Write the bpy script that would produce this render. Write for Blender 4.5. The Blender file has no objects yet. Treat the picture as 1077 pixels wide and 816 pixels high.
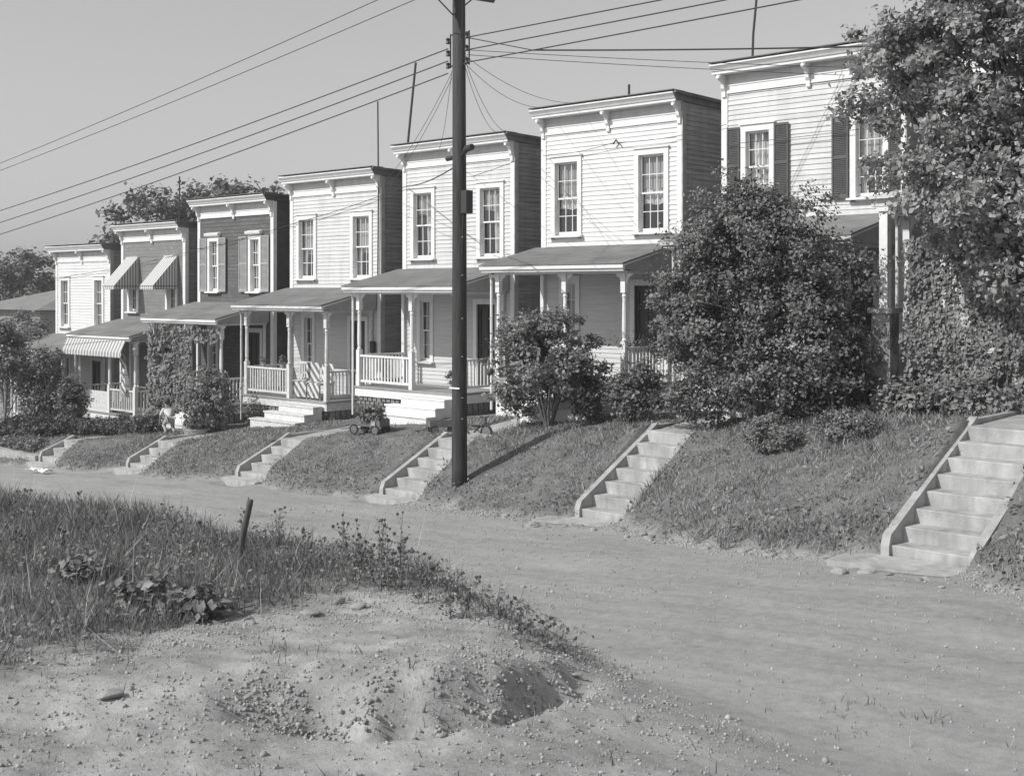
import bpy, math, random
import numpy as np
from mathutils import Vector, Matrix

# ------------------------------------------------------------------ camera, light, exposure
# X runs along the row of houses (to the right), Y away from the street into the lots, Z up; the camera is at 0,0,0
F = 1270.0
CU, CV = -.6807, .7325            # view direction on the ground
def at(px, py, V):                # a point of the photograph on the vertical plane Y = V
    r = (px - 538.5) / F
    U = V * (CV * r + CU) / (CV - CU * r)
    d = CU * U + CV * V
    return Vector((U, V, (305 - py) * d / F))
def cam_xy(X, D):                 # right / forward distances to ground coordinates
    return CV * X + CU * D, -CU * X + CV * D

sc = bpy.context.scene
cam_d = bpy.data.cameras.new('camera')
cam = bpy.data.objects.new('camera', cam_d)
sc.collection.objects.link(cam)
cam.location = (0, 0, 0)
cam.rotation_euler = (math.radians(90), 0, math.atan2(-CU, CV))
cam_d.sensor_fit = 'HORIZONTAL'
cam_d.sensor_width = 36
cam_d.lens = 36 * F / 1077
cam_d.shift_y = -103 / 1077
cam_d.clip_end = 3000
sc.camera = cam

SUN_EL = math.radians(39.5)
sdir = Vector((.36 * math.cos(SUN_EL), .933 * math.cos(SUN_EL), -math.sin(SUN_EL)))
sun_d = bpy.data.lights.new('sun', 'SUN')
sun_d.energy = 3.5
sun_d.angle = math.radians(.53)
sun_d.color = (1, .995, .985)
sun = bpy.data.objects.new('sun', sun_d)
sc.collection.objects.link(sun)
sun.rotation_euler = sdir.to_track_quat('-Z', 'Y').to_euler()
sun.location = (-20, -20, 40)

w = bpy.data.worlds.new('World'); sc.world = w; w.use_nodes = True
nt = w.node_tree; nt.nodes.clear()
sky = nt.nodes.new('ShaderNodeTexSky'); sky.sky_type = 'NISHITA'; sky.sun_disc = False
sky.sun_elevation = SUN_EL
sky.sun_rotation = math.atan2(-sdir.x, -sdir.y)
sky.dust_density = 1.2; sky.air_density = 1.0; sky.altitude = 50
sp = nt.nodes.new('ShaderNodeSeparateColor')      # black and white film, more sensitive to blue than to red
m1 = nt.nodes.new('ShaderNodeMath'); m1.operation = 'MULTIPLY'; m1.inputs[1].default_value = .42
bw = nt.nodes.new('ShaderNodeMath'); bw.operation = 'MULTIPLY_ADD'; bw.inputs[1].default_value = .3
ad_ = nt.nodes.new('ShaderNodeMath'); ad_.operation = 'ADD'; ad_.inputs[1].default_value = 1.15   # pale even veil of summer haze
bg = nt.nodes.new('ShaderNodeBackground'); bg.inputs[1].default_value = .112
wo = nt.nodes.new('ShaderNodeOutputWorld')
nt.links.new(sky.outputs[0], sp.inputs[0]); nt.links.new(sp.outputs[2], m1.inputs[0]); nt.links.new(sp.outputs[1], bw.inputs[0]); nt.links.new(m1.outputs[0], bw.inputs[2]); nt.links.new(bw.outputs[0], ad_.inputs[0]); nt.links.new(ad_.outputs[0], bg.inputs[0]); nt.links.new(bg.outputs[0], wo.inputs[0])
sc.view_settings.view_transform = 'Standard'; sc.view_settings.look = 'None'
sc.view_settings.exposure = 0.18; sc.view_settings.gamma = 1
sc.render.engine = 'CYCLES'
sc.cycles.max_bounces = 6; sc.cycles.transparent_max_bounces = 12; sc.cycles.diffuse_bounces = 3

rng = np.random.default_rng(7)
random.seed(7)
COL = sc.collection

# ------------------------------------------------------------------ materials (all grey: a black and white photograph)
def mat(name, val, rough=.8, var=.0, scale=3.0, bump=.0, bscale=40.0, stretch=(1, 1, 1), val2=None, spec=.3, thr=None, streak=0):
    m = bpy.data.materials.new(name); m.use_nodes = True
    n = m.node_tree.nodes; l = m.node_tree.links
    p = n['Principled BSDF']; p.inputs['Roughness'].default_value = rough
    p.inputs['Specular IOR Level'].default_value = spec
    p.inputs['Base Color'].default_value = (val, val, val, 1)
    if var or bump or val2 is not None:
        tc = n.new('ShaderNodeTexCoord'); mp = n.new('ShaderNodeMapping'); mp.inputs['Scale'].default_value = stretch
        l.new(tc.outputs['Object'], mp.inputs[0])
    if var or val2 is not None:
        no = n.new('ShaderNodeTexNoise'); no.inputs['Scale'].default_value = scale; no.inputs['Detail'].default_value = 8
        no.inputs['Roughness'].default_value = .65
        l.new(mp.outputs[0], no.inputs['Vector'])
        rp = n.new('ShaderNodeValToRGB'); l.new(no.outputs['Fac'], rp.inputs[0])
        a, b = (thr if thr else (.3, .7))
        rp.color_ramp.elements[0].position = a; rp.color_ramp.elements[1].position = b
        lo = val2 if val2 is not None else val * (1 - var); hi = val if val2 is not None else min(.95, val * (1 + var))
        rp.color_ramp.elements[0].color = (lo, lo, lo, 1); rp.color_ramp.elements[1].color = (hi, hi, hi, 1)
        l.new(rp.outputs[0], p.inputs['Base Color'])
    if streak:
        m2 = n.new('ShaderNodeMapping'); m2.inputs['Scale'].default_value = (4, 4, .35); l.new(tc.outputs['Object'], m2.inputs[0])
        n2 = n.new('ShaderNodeTexNoise'); n2.inputs['Scale'].default_value = 1.6; n2.inputs['Detail'].default_value = 6; l.new(m2.outputs[0], n2.inputs['Vector'])
        r2 = n.new('ShaderNodeValToRGB'); r2.color_ramp.elements[0].position = .32; r2.color_ramp.elements[1].position = .6
        k = 1 - streak; r2.color_ramp.elements[0].color = (k, k, k, 1); l.new(n2.outputs['Fac'], r2.inputs[0])
        xx = n.new('ShaderNodeMix'); xx.data_type = 'RGBA'; xx.blend_type = 'MULTIPLY'; xx.inputs['Factor'].default_value = 1
        l.new(rp.outputs[0], xx.inputs['A']); l.new(r2.outputs[0], xx.inputs['B']); l.new(xx.outputs['Result'], p.inputs['Base Color'])
    if bump:
        nb = n.new('ShaderNodeTexNoise'); nb.inputs['Scale'].default_value = bscale; nb.inputs['Detail'].default_value = 4
        l.new(mp.outputs[0], nb.inputs['Vector'])
        bp = n.new('ShaderNodeBump'); bp.inputs['Strength'].default_value = bump; bp.inputs['Distance'].default_value = .02
        l.new(nb.outputs['Fac'], bp.inputs['Height']); l.new(bp.outputs[0], p.inputs['Normal'])
    return m

def leaf_mat(name, lo, hi, trans=.25, rough=.55):
    m = bpy.data.materials.new(name); m.use_nodes = True
    n = m.node_tree.nodes; l = m.node_tree.links
    p = n['Principled BSDF']; p.inputs['Roughness'].default_value = rough; p.inputs['Specular IOR Level'].default_value = .35
    g = n.new('ShaderNodeNewGeometry'); rp = n.new('ShaderNodeValToRGB')
    rp.color_ramp.elements[0].color = (lo, lo, lo, 1); rp.color_ramp.elements[1].color = (hi, hi, hi, 1)
    l.new(g.outputs['Random Per Island'], rp.inputs[0]); l.new(rp.outputs[0], p.inputs['Base Color'])
    t = n.new('ShaderNodeBsdfTranslucent'); l.new(rp.outputs[0], t.inputs[0])
    mx = n.new('ShaderNodeMixShader'); mx.inputs[0].default_value = trans
    l.new(p.outputs[0], mx.inputs[1]); l.new(t.outputs[0], mx.inputs[2]); l.new(mx.outputs[0], n['Material Output'].inputs[0])
    return m

M = {}
M['white'] = mat('white_paint', .74, .6, .07, 2.5, .1, 30, (1, 1, .4))
M['trim'] = mat('trim_paint', .76, .55, .08, 5)
M['trim_old'] = mat('old_trim_paint', .62, .7, .2, 9)
M['clap_a'] = mat('clapboard_white', .72, .65, .16, 3, .08, 30, (.25, 1, 6), streak=.09)
M['clap_b'] = mat('clapboard_weathered', .64, .7, .18, 3, .1, 30, (.25, 1, 8), streak=.12)
M['clap_low'] = mat('clapboard_cream', .6, .7, .16, 3, .1, 30, (.25, 1, 8))
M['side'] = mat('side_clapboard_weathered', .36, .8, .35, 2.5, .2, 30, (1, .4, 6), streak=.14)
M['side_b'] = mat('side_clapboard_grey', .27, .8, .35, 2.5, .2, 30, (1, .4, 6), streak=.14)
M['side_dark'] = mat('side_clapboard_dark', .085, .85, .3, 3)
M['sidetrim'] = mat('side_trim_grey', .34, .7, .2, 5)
M['dark_trim'] = mat('tin_edge_dark', .14, .6, .3, 4)
M['roof'] = mat('rolled_roofing', .19, .85, .22, 1.6, .4, 120)
M['roof_b'] = mat('tin_roofing', .21, .6, .3, 1.4, .2, 60)
M['ceil'] = mat('porch_ceiling', .45, .8)
M['floor'] = mat('porch_floor_paint', .3, .6, .2, 4)
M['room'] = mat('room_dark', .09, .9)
M['door'] = mat('door_dark', .045, .4, .2, 4)
M['screen'] = mat('screen_mesh', .07, .6)
M['curtain'] = mat('curtain_cloth', .7, .9, .1, 6)
M['shade_dim'] = mat('window_shade_dim', .42, .9, .1, 3)
M['shade'] = mat('window_shade', .5, .9, .1, 3)
M['shut_l'] = mat('shutter_light', .34, .6, .15, 6)
M['shut_d'] = mat('shutter_dark', .1, .5, .2, 6)
M['concrete'] = mat('concrete', .4, .85, .22, 2.6, .4, 50, streak=.2)
M['concrete_b'] = mat('concrete_stained', .42, .85, .28, 2.4, .4, 45, streak=.25)
M['stone'] = mat('stone', .33, .9, .3, 6, .4, 25)
M['stone_d'] = mat('stone_dark', .25, .9, .4, 8, .4, 25)
M['brick'] = mat('foundation_brick', .22, .9, .4, 9, .4, 30)
M['pole'] = mat('creosoted_pole', .05, .75, .5, 3, .5, 12, (8, 8, .6))
M['iron'] = mat('dark_iron', .05, .5)
M['wire'] = mat('wire', .06, .6)
M['glassins'] = mat('porcelain', .3, .3)
M['wood_d'] = mat('old_post_wood', .1, .85, .4, 6, .4, 20, (4, 4, .5))
M['wood_w'] = mat('weathered_wood', .3, .85, .4, 6, .3, 20, (4, 4, .5))
M['bark'] = mat('bark', .12, .9, .4, 8, .6, 20, (3, 3, 1))
M['bark_l'] = mat('bark_pale', .24, .9, .4, 8, .4, 20)
M['skin'] = mat('skin', .3, .6)
M['hair'] = mat('hair', .07, .7)
M['shirt'] = mat('shirt_cloth', .74, .9)
M['trousers'] = mat('trouser_cloth', .45, .9)
M['pot'] = mat('flower_pot', .36, .8, .15, 8)
M['wagon'] = mat('wagon_paint', .16, .5, .3, 9)
M['rubber'] = mat('rubber', .03, .7)
M['paper'] = mat('paper', .8, .8)
M['far_roof'] = mat('far_roof', .22, .9, .2, 2)
M['far_wall'] = mat('far_wall', .3, .9, .2, 2)
M['pierm'] = mat('pier_stucco', .36, .9, .35, 3.5, .5, 30, val2=.12, thr=(.42, .6))

# glass: mostly clear, a little gloss
m = bpy.data.materials.new('window_glass'); m.use_nodes = True
n = m.node_tree.nodes; l = m.node_tree.links; n.clear()
o = n.new('ShaderNodeOutputMaterial'); mx = n.new('ShaderNodeMixShader'); tr = n.new('ShaderNodeBsdfTransparent'); gl = n.new('ShaderNodeBsdfGlossy')
gl.inputs['Roughness'].default_value = .04; tr.inputs[0].default_value = (.85, .85, .85, 1)
lw = n.new('ShaderNodeLayerWeight'); lw.inputs[0].default_value = .25; mm = n.new('ShaderNodeMath'); mm.operation = 'MULTIPLY_ADD'; mm.inputs[1].default_value = .5; mm.inputs[2].default_value = .06
l.new(lw.outputs['Facing'], mm.inputs[0]); l.new(mm.outputs[0], mx.inputs[0]); l.new(tr.outputs[0], mx.inputs[1]); l.new(gl.outputs[0], mx.inputs[2]); l.new(mx.outputs[0], o.inputs[0])
M['glass'] = m

def stripes(name, a, b, scale, axis='X'):
    m = bpy.data.materials.new(name); m.use_nodes = True
    n = m.node_tree.nodes; l = m.node_tree.links; p = n['Principled BSDF']; p.inputs['Roughness'].default_value = .9
    tc = n.new('ShaderNodeTexCoord'); wv = n.new('ShaderNodeTexWave'); wv.wave_type = 'BANDS'; wv.bands_direction = axis
    wv.inputs['Scale'].default_value = scale
    rp = n.new('ShaderNodeValToRGB'); rp.color_ramp.interpolation = 'CONSTANT'
    rp.color_ramp.elements[0].color = (a, a, a, 1); rp.color_ramp.elements[1].position = .5; rp.color_ramp.elements[1].color = (b, b, b, 1)
    l.new(tc.outputs['Object'], wv.inputs[0]); l.new(wv.outputs[0], rp.inputs[0]); l.new(rp.outputs[0], p.inputs[0])
    return m
M['awn'] = stripes('awning_stripes', .6, .34, 2.3)
M['awn_side'] = stripes('awning_side_stripes', .6, .2, 3.0, 'Y')
M['valance'] = stripes('valance_stripes', .6, .26, 1.6)
M['quilt'] = stripes('porch_cloth', .6, .16, 2.4, 'DIAGONAL')

def shingle(name, a, b, mortar, w, h):
    m = bpy.data.materials.new(name); m.use_nodes = True
    n = m.node_tree.nodes; l = m.node_tree.links; p = n['Principled BSDF']; p.inputs['Roughness'].default_value = .9
    tc = n.new('ShaderNodeTexCoord'); sx = n.new('ShaderNodeSeparateXYZ'); cx = n.new('ShaderNodeCombineXYZ')
    l.new(tc.outputs['Object'], sx.inputs[0]); l.new(sx.outputs['X'], cx.inputs['X']); l.new(sx.outputs['Z'], cx.inputs['Y'])
    b_ = n.new('ShaderNodeTexBrick'); b_.inputs['Scale'].default_value = 1; b_.inputs['Brick Width'].default_value = w
    b_.inputs['Row Height'].default_value = h; b_.inputs['Mortar Size'].default_value = .006
    b_.inputs['Color1'].default_value = (a, a, a, 1); b_.inputs['Color2'].default_value = (b, b, b, 1); b_.inputs['Mortar'].default_value = (mortar,) * 3 + (1,)
    l.new(cx.outputs[0], b_.inputs[0]); l.new(b_.outputs[0], p.inputs[0])
    return m
M['shingle_d'] = shingle('asphalt_shingle_dark', .105, .14, .07, .26, .11)
M['shingle_m'] = shingle('asbestos_shingle_grey', .2, .25, .13, .22, .12)

L_TREE = leaf_mat('tree_leaves', .18, .52, .35)
L_BUSH = leaf_mat('bush_leaves', .07, .28, .2)
L_SHRUB = leaf_mat('shrub_leaves', .14, .34, .25)
L_DARK = leaf_mat('dark_leaves', .06, .16, .15)
L_IVY = leaf_mat('ivy_leaves', .11, .28, .15)
L_FAR = leaf_mat('far_leaves', .09, .17, .2)
L_PALE = leaf_mat('pale_leaves', .18, .32, .25)
G_BANK = leaf_mat('bank_grass_blades', .1, .46, .25, .8)
G_FIELD = leaf_mat('field_grass_blades', .06, .3, .25, .8)
G_DRY = leaf_mat('weed_stalks', .12, .3, .2, .8)

# ------------------------------------------------------------------ mesh helpers
class MB:
    def __init__(s): s.v = []; s.f = []
    def box(s, x0, x1, y0, y1, z0, z1):
        b = len(s.v)
        s.v += [(x0, y0, z0), (x1, y0, z0), (x1, y1, z0), (x0, y1, z0), (x0, y0, z1), (x1, y0, z1), (x1, y1, z1), (x0, y1, z1)]
        s.f += [tuple(b + i for i in q) for q in ((0, 3, 2, 1), (4, 5, 6, 7), (0, 1, 5, 4), (1, 2, 6, 5), (2, 3, 7, 6), (3, 0, 4, 7))]
        return s
    def quad(s, *p):
        b = len(s.v); s.v += [tuple(q) for q in p]; s.f.append(tuple(range(b, b + len(p)))); return s
    def prism_x(s, prof, x0, x1):     # prof: (y, z) outline
        b = len(s.v); k = len(prof)
        s.v += [(x0, y, z) for y, z in prof] + [(x1, y, z) for y, z in prof]
        s.f.append(tuple(b + i for i in range(k))); s.f.append(tuple(b + k + i for i in reversed(range(k))))
        for i in range(k): j = (i + 1) % k; s.f.append((b + i, b + k + i, b + k + j, b + j))
        return s
    def prism_y(s, prof, y0, y1):     # prof: (x, z)
        b = len(s.v); k = len(prof)
        s.v += [(x, y0, z) for x, z in prof] + [(x, y1, z) for x, z in prof]
        s.f.append(tuple(b + i for i in range(k))); s.f.append(tuple(b + k + i for i in reversed(range(k))))
        for i in range(k): j = (i + 1) % k; s.f.append((b + i, b + k + i, b + k + j, b + j))
        return s
    def tube(s, pts, rad, n=8, cap=True):
        pts = [Vector(p) for p in pts]
        if not hasattr(rad, '__len__'): rad = [rad] * len(pts)
        b = len(s.v)
        for i, p in enumerate(pts):
            t = (pts[min(i + 1, len(pts) - 1)] - pts[max(i - 1, 0)]).normalized()
            a = Vector((0, 0, 1)) if abs(t.z) < .9 else Vector((1, 0, 0))
            u = t.cross(a).normalized(); v = t.cross(u)
            for k in range(n):
                an = 2 * math.pi * k / n
                s.v.append(tuple(p + (u * math.cos(an) + v * math.sin(an)) * rad[i]))
        for i in range(len(pts) - 1):
            for k in range(n):
                k2 = (k + 1) % n
                s.f.append((b + i * n + k, b + i * n + k2, b + (i + 1) * n + k2, b + (i + 1) * n + k))
        if cap:
            s.f.append(tuple(b + k for k in range(n))); s.f.append(tuple(b + (len(pts) - 1) * n + k for k in reversed(range(n))))
        return s
    def lathe(s, cx, cy, prof, n=12):   # prof: (r, z)
        return s.tube([(cx, cy, z + i * 1e-5) for i, (r, z) in enumerate(prof)], [r for r, z in prof], n)
    def build(s, name, mat=None, parent=None, loc=None, smooth=False):
        me = bpy.data.meshes.new(name); me.from_pydata(s.v, [], s.f)
        if mat: me.materials.append(mat)
        me.validate(); me.update()
        import bmesh
        bm = bmesh.new(); bm.from_mesh(me); bmesh.ops.recalc_face_normals(bm, faces=bm.faces); bm.to_mesh(me); bm.free()
        if smooth: me.polygons.foreach_set('use_smooth', [True] * len(me.polygons))
        o = bpy.data.objects.new(name, me); COL.objects.link(o)
        if parent: o.parent = parent
        if loc: o.location = loc
        return o

def tag(o, label=None, cat=None, group=None, kind=None):
    if label: o['label'] = label
    if cat: o['category'] = cat
    if group: o['group'] = group
    if kind: o['kind'] = kind
    return o
def empty(name, loc, label, cat, group=None):
    o = bpy.data.objects.new(name, None); COL.objects.link(o); o.location = loc
    o.empty_display_size = .2
    return tag(o, label, cat, group)

def np_mesh(name, verts, faces, mat, parent=None, loc=None, attrs=None, smooth=False):
    """verts (N,3); faces (M,k) of one size"""
    me = bpy.data.meshes.new(name)
    nv, (nf, k) = len(verts), faces.shape
    me.vertices.add(nv); me.vertices.foreach_set('co', np.asarray(verts, np.float32).ravel())
    me.loops.add(nf * k); me.loops.foreach_set('vertex_index', faces.astype(np.int32).ravel())
    me.polygons.add(nf); me.polygons.foreach_set('loop_start', np.arange(0, nf * k, k, dtype=np.int32))
    me.polygons.foreach_set('loop_total', np.full(nf, k, np.int32))
    me.update(calc_edges=True)
    if smooth: me.polygons.foreach_set('use_smooth', np.ones(nf, bool))
    if attrs:
        for an, av in attrs.items():
            a = me.attributes.new(an, 'FLOAT', 'POINT'); a.data.foreach_set('value', av.astype(np.float32))
    me.materials.append(mat)
    o = bpy.data.objects.new(name, me); COL.objects.link(o)
    if parent: o.parent = parent
    if loc is not None: o.location = loc
    return o

def rot_mats(n, up_bias=None):
    q = rng.normal(size=(n, 4)); q /= np.linalg.norm(q, axis=1)[:, None]
    a, b, c, d = q.T
    return np.stack([np.stack([1-2*(c*c+d*d), 2*(b*c-a*d), 2*(b*d+a*c)], -1),
                     np.stack([2*(b*c+a*d), 1-2*(b*b+d*d), 2*(c*d-a*b)], -1),
                     np.stack([2*(b*d-a*c), 2*(c*d+a*b), 1-2*(b*b+c*c)], -1)], 1)
def frame_mats(nrm, spin):
    """columns: tangent1, tangent2, normal"""
    nrm = nrm / (np.linalg.norm(nrm, axis=1)[:, None] + 1e-9)
    a = np.where(np.abs(nrm[:, 2:3]) < .9, [[0, 0, 1.]], [[1., 0, 0]])
    t = np.cross(nrm, a); t /= np.linalg.norm(t, axis=1)[:, None]
    b = np.cross(nrm, t)
    c, s = np.cos(spin)[:, None], np.sin(spin)[:, None]
    return np.stack([t * c + b * s, -t * s + b * c, nrm], -1)
def scatter(tv, tf, pos, mats, sc_):
    """template verts/faces copied to every position"""
    n = len(pos); k = len(tv)
    V = np.einsum('nij,kj->nki', mats, tv) * (sc_[:, None, None] if sc_.ndim == 1 else sc_[:, None, :]) + pos[:, None, :]
    Fc = tf[None] + (np.arange(n) * k)[:, None, None]
    return V.reshape(-1, 3), Fc.reshape(-1, tf.shape[1])

LEAF_V = np.array([[0, 0, 0], [.32, .42, .08], [0, 1, -.06], [-.32, .42, .08], [.0, .45, -.03]], float) - [0, .45, 0]
LEAF_F = np.array([[0, 1, 4], [1, 2, 4], [2, 3, 4], [3, 0, 4]])
LEAF_V2 = np.array([[0, 0, 0], [.3, .45, .1], [0, 1, 0], [-.3, .45, .1]], float) - [0, .45, 0]
LEAF_F2 = np.array([[0, 1, 2], [0, 2, 3]])

def crown(name, blobs, n_clusters, per, csize, leaf, mat_, parent, loc, shell=.55, up=.5, small=False, wild=.0, clump=None):
    """blobs: local ellipsoids (cx,cy,cz,rx,ry,rz). clusters of leaves inside them, denser near the surface"""
    bl = np.array(blobs, float)
    vol = (bl[:, 3] * bl[:, 4] * bl[:, 5]) ** .8; pick = rng.choice(len(bl), n_clusters, p=vol / vol.sum())
    B = bl[pick]
    d = rng.normal(size=(n_clusters, 3)); d /= np.linalg.norm(d, axis=1)[:, None]
    r = shell + (1 - shell) * rng.random(n_clusters) ** .6
    r = np.where(rng.random(n_clusters) < .12 + wild, r * 1.12, r)
    cen = B[:, :3] + d * B[:, 3:] * r[:, None]
    if clump:                       # gather the clusters into bigger uneven boughs with gaps between them
        K, rad = clump
        mj = cen[:K].copy(); w_ = rng.random(K) ** 1.5 + .15
        pk = rng.choice(K, n_clusters, p=w_ / w_.sum())
        spread = rad * (.5 + w_[pk])[:, None]
        cen = mj[pk] + rng.normal(size=(n_clusters, 3)) * spread * [1, 1, .5]
        d = .5 * d[pk] + .5 * (cen - mj[pk]) / (spread + 1e-6)
    cs = csize * (.6 + .8 * rng.random(n_clusters))
    ci = np.repeat(np.arange(n_clusters), per)
    off = rng.normal(size=(len(ci), 3)) * .45
    off[:, 2] *= .7
    pos = cen[ci] + off * cs[ci][:, None]
    nrm = d[ci] * .7 + rng.normal(size=(len(ci), 3)) * .55 + np.array([0, 0, up])
    mats = frame_mats(nrm, rng.random(len(ci)) * 6.283)
    s = leaf * (.45 + .95 * rng.random(len(ci)))
    tv, tf = (LEAF_V2, LEAF_F2) if small else (LEAF_V, LEAF_F)
    V, Fc = scatter(tv, tf, pos, mats, s)
    return np_mesh(name, V, Fc, mat_, parent, loc), cen

def limbs(name, base, cen, r0, mat_, parent, loc, n=14, trunk_top=None, lean=0, stems=1):
    mb = MB()
    base = Vector(base)
    tops = []
    for s_ in range(stems):
        a = 6.283 * s_ / stems
        tp = Vector(trunk_top) if trunk_top else base + Vector((0, 0, 1))
        if stems > 1: tp = tp + Vector((math.cos(a), math.sin(a), 0)) * .35 * (tp.z - base.z)
        b0 = base + (Vector((math.cos(a), math.sin(a), 0)) * r0 * 2.2 if stems > 1 else Vector())
        pts = [b0.lerp(tp, t) + Vector((random.uniform(-1, 1), random.uniform(-1, 1), 0)) * r0 * .5 * (t > 0) for t in (0, .3, .6, 1)]
        pts.insert(0, b0 - Vector((0, 0, .25)))
        mb.tube(pts, [r0 * 1.35, r0 * 1.15, r0, r0 * .85, r0 * .6], 8)
        tops.append(pts)
    idx = rng.choice(len(cen), min(n, len(cen)), replace=False)
    for i in idx:
        pts = random.choice(tops); st = pts[random.choice((2, 3, 4))]
        e = Vector(cen[i]); m_ = st.lerp(e, .5) + Vector((random.uniform(-.1, .1), random.uniform(-.1, .1), .12)) * (e - st).length
        mb.tube([st, m_, e], [r0 * .45, r0 * .28, r0 * .1], 5)
    return mb.build(name, mat_, parent, loc, smooth=True)

# value noise
def _h(ix, iy, seed):
    h = (ix.astype(np.int64) * 374761393 + iy.astype(np.int64) * 668265263 + seed * 974634777) & 0xffffffff
    h = ((h ^ (h >> 13)) * 1274126177) & 0xffffffff
    return ((h ^ (h >> 16)) & 0xffff) / 65535.0
def vnoise(x, y, seed=0):
    ix, iy = np.floor(x), np.floor(y); fx, fy = x - ix, y - iy
    fx = fx * fx * (3 - 2 * fx); fy = fy * fy * (3 - 2 * fy)
    a, b, c, d = _h(ix, iy, seed), _h(ix + 1, iy, seed), _h(ix, iy + 1, seed), _h(ix + 1, iy + 1, seed)
    return (a * (1 - fx) + b * fx) * (1 - fy) + (c * (1 - fx) + d * fx) * fy
def fbm(x, y, seed=0, o=4):
    s = 0; a = .5
    for i in range(o): s = s + a * (vnoise(x, y, seed + i) - .5); x = x * 2.03; y = y * 2.03; a *= .5
    return s
def sst(a, b, x):
    t = np.clip((x - a) / (b - a), 0, 1); return t * t * (3 - 2 * t)

# ------------------------------------------------------------------ terrain
# stairs: x of the left curb, foot y, foot z, top y, top z, risers
STAIRS = [(-7.02, 14.5, -3.42, 17.25, -1.93, 8), (-13.6, 16.3, -4.02, 18.55, -2.62, 7), (-19.03, 16.5, -4.27, 18.3, -3.2, 6),
          (-24.2, 16.5, -4.44, 17.95, -3.6, 5), (-29.4, 16.6, -4.76, 17.7, -4.08, 4), (-34.6, 16.7, -5.12, 17.7, -4.49, 3)]
SW = 1.24
def tab(x, pts): xs, ys = zip(*pts); return np.interp(x, xs, ys)
YARD = [(-400, -25), (-80, -8.2), (-60, -6.9), (-45, -5.6), (-34.7, -4.5), (-29.4, -4.1), (-24.3, -3.62), (-19, -3.22), (-13.6, -2.64), (-7, -1.97), (0, -1.35), (10, -.6), (60, 1), (400, 3)]
HOUSEG = [(-400, -25), (-80, -8.5), (-60, -7), (-43, -5.51), (-38, -4.87), (-33, -4.22), (-28, -3.755), (-22.7, -3.25), (-17.6, -2.78), (-12.4, -2.33), (-7.5, -1.9), (0, -1.2), (10, -.5), (60, 1), (400, 3)]
ROAD = [(-400, -26), (-80, -9), (-60, -7.4), (-45, -6.05), (-34.7, -5.17), (-29.4, -4.8), (-24.3, -4.47), (-19, -4.28), (-13.6, -3.98), (-7, -3.42), (0, -2.95), (10, -2.4), (60, -1), (400, 0)]
FOOT = [(-80, 16.5), (-34.7, 16.2), (-26, 15.9), (-19, 15.95), (-16, 15.8), (-13.6, 15.65), (-12, 15.35), (-9.4, 14.6), (-7, 14.05), (-4.8, 13.3), (0, 12.3), (12, 10.5), (60, 8)]
CREST = [(-80, 18.2), (-34.6, 17.8), (-29.4, 17.8), (-24.2, 18.05), (-19, 18.4), (-13.6, 18.65), (-10, 18.4), (-7, 17.4), (-4, 16.8), (0, 16), (12, 14), (60, 12)]
XB = [(0, 2.6), (5, 2.4), (7, 1.9), (9, 1.0), (11.5, .3), (13.5, -.55), (15.6, -1.9), (16.6, -2.8), (17.8, -4.1), (19.25, -5.6), (23.2, -9.8), (30, -17), (60, -48), (500, -530)]
PLAT = [(0, -2.5), (5, -2.62), (7, -2.68), (8.8, -2.74), (9.6, -2.86), (11.5, -3.1), (13.5, -3.2), (15.6, -3.45), (17.8, -3.5), (19.25, -3.55), (23.2, -3.98), (30, -4.7), (60, -7.2), (500, -26)]

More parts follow.
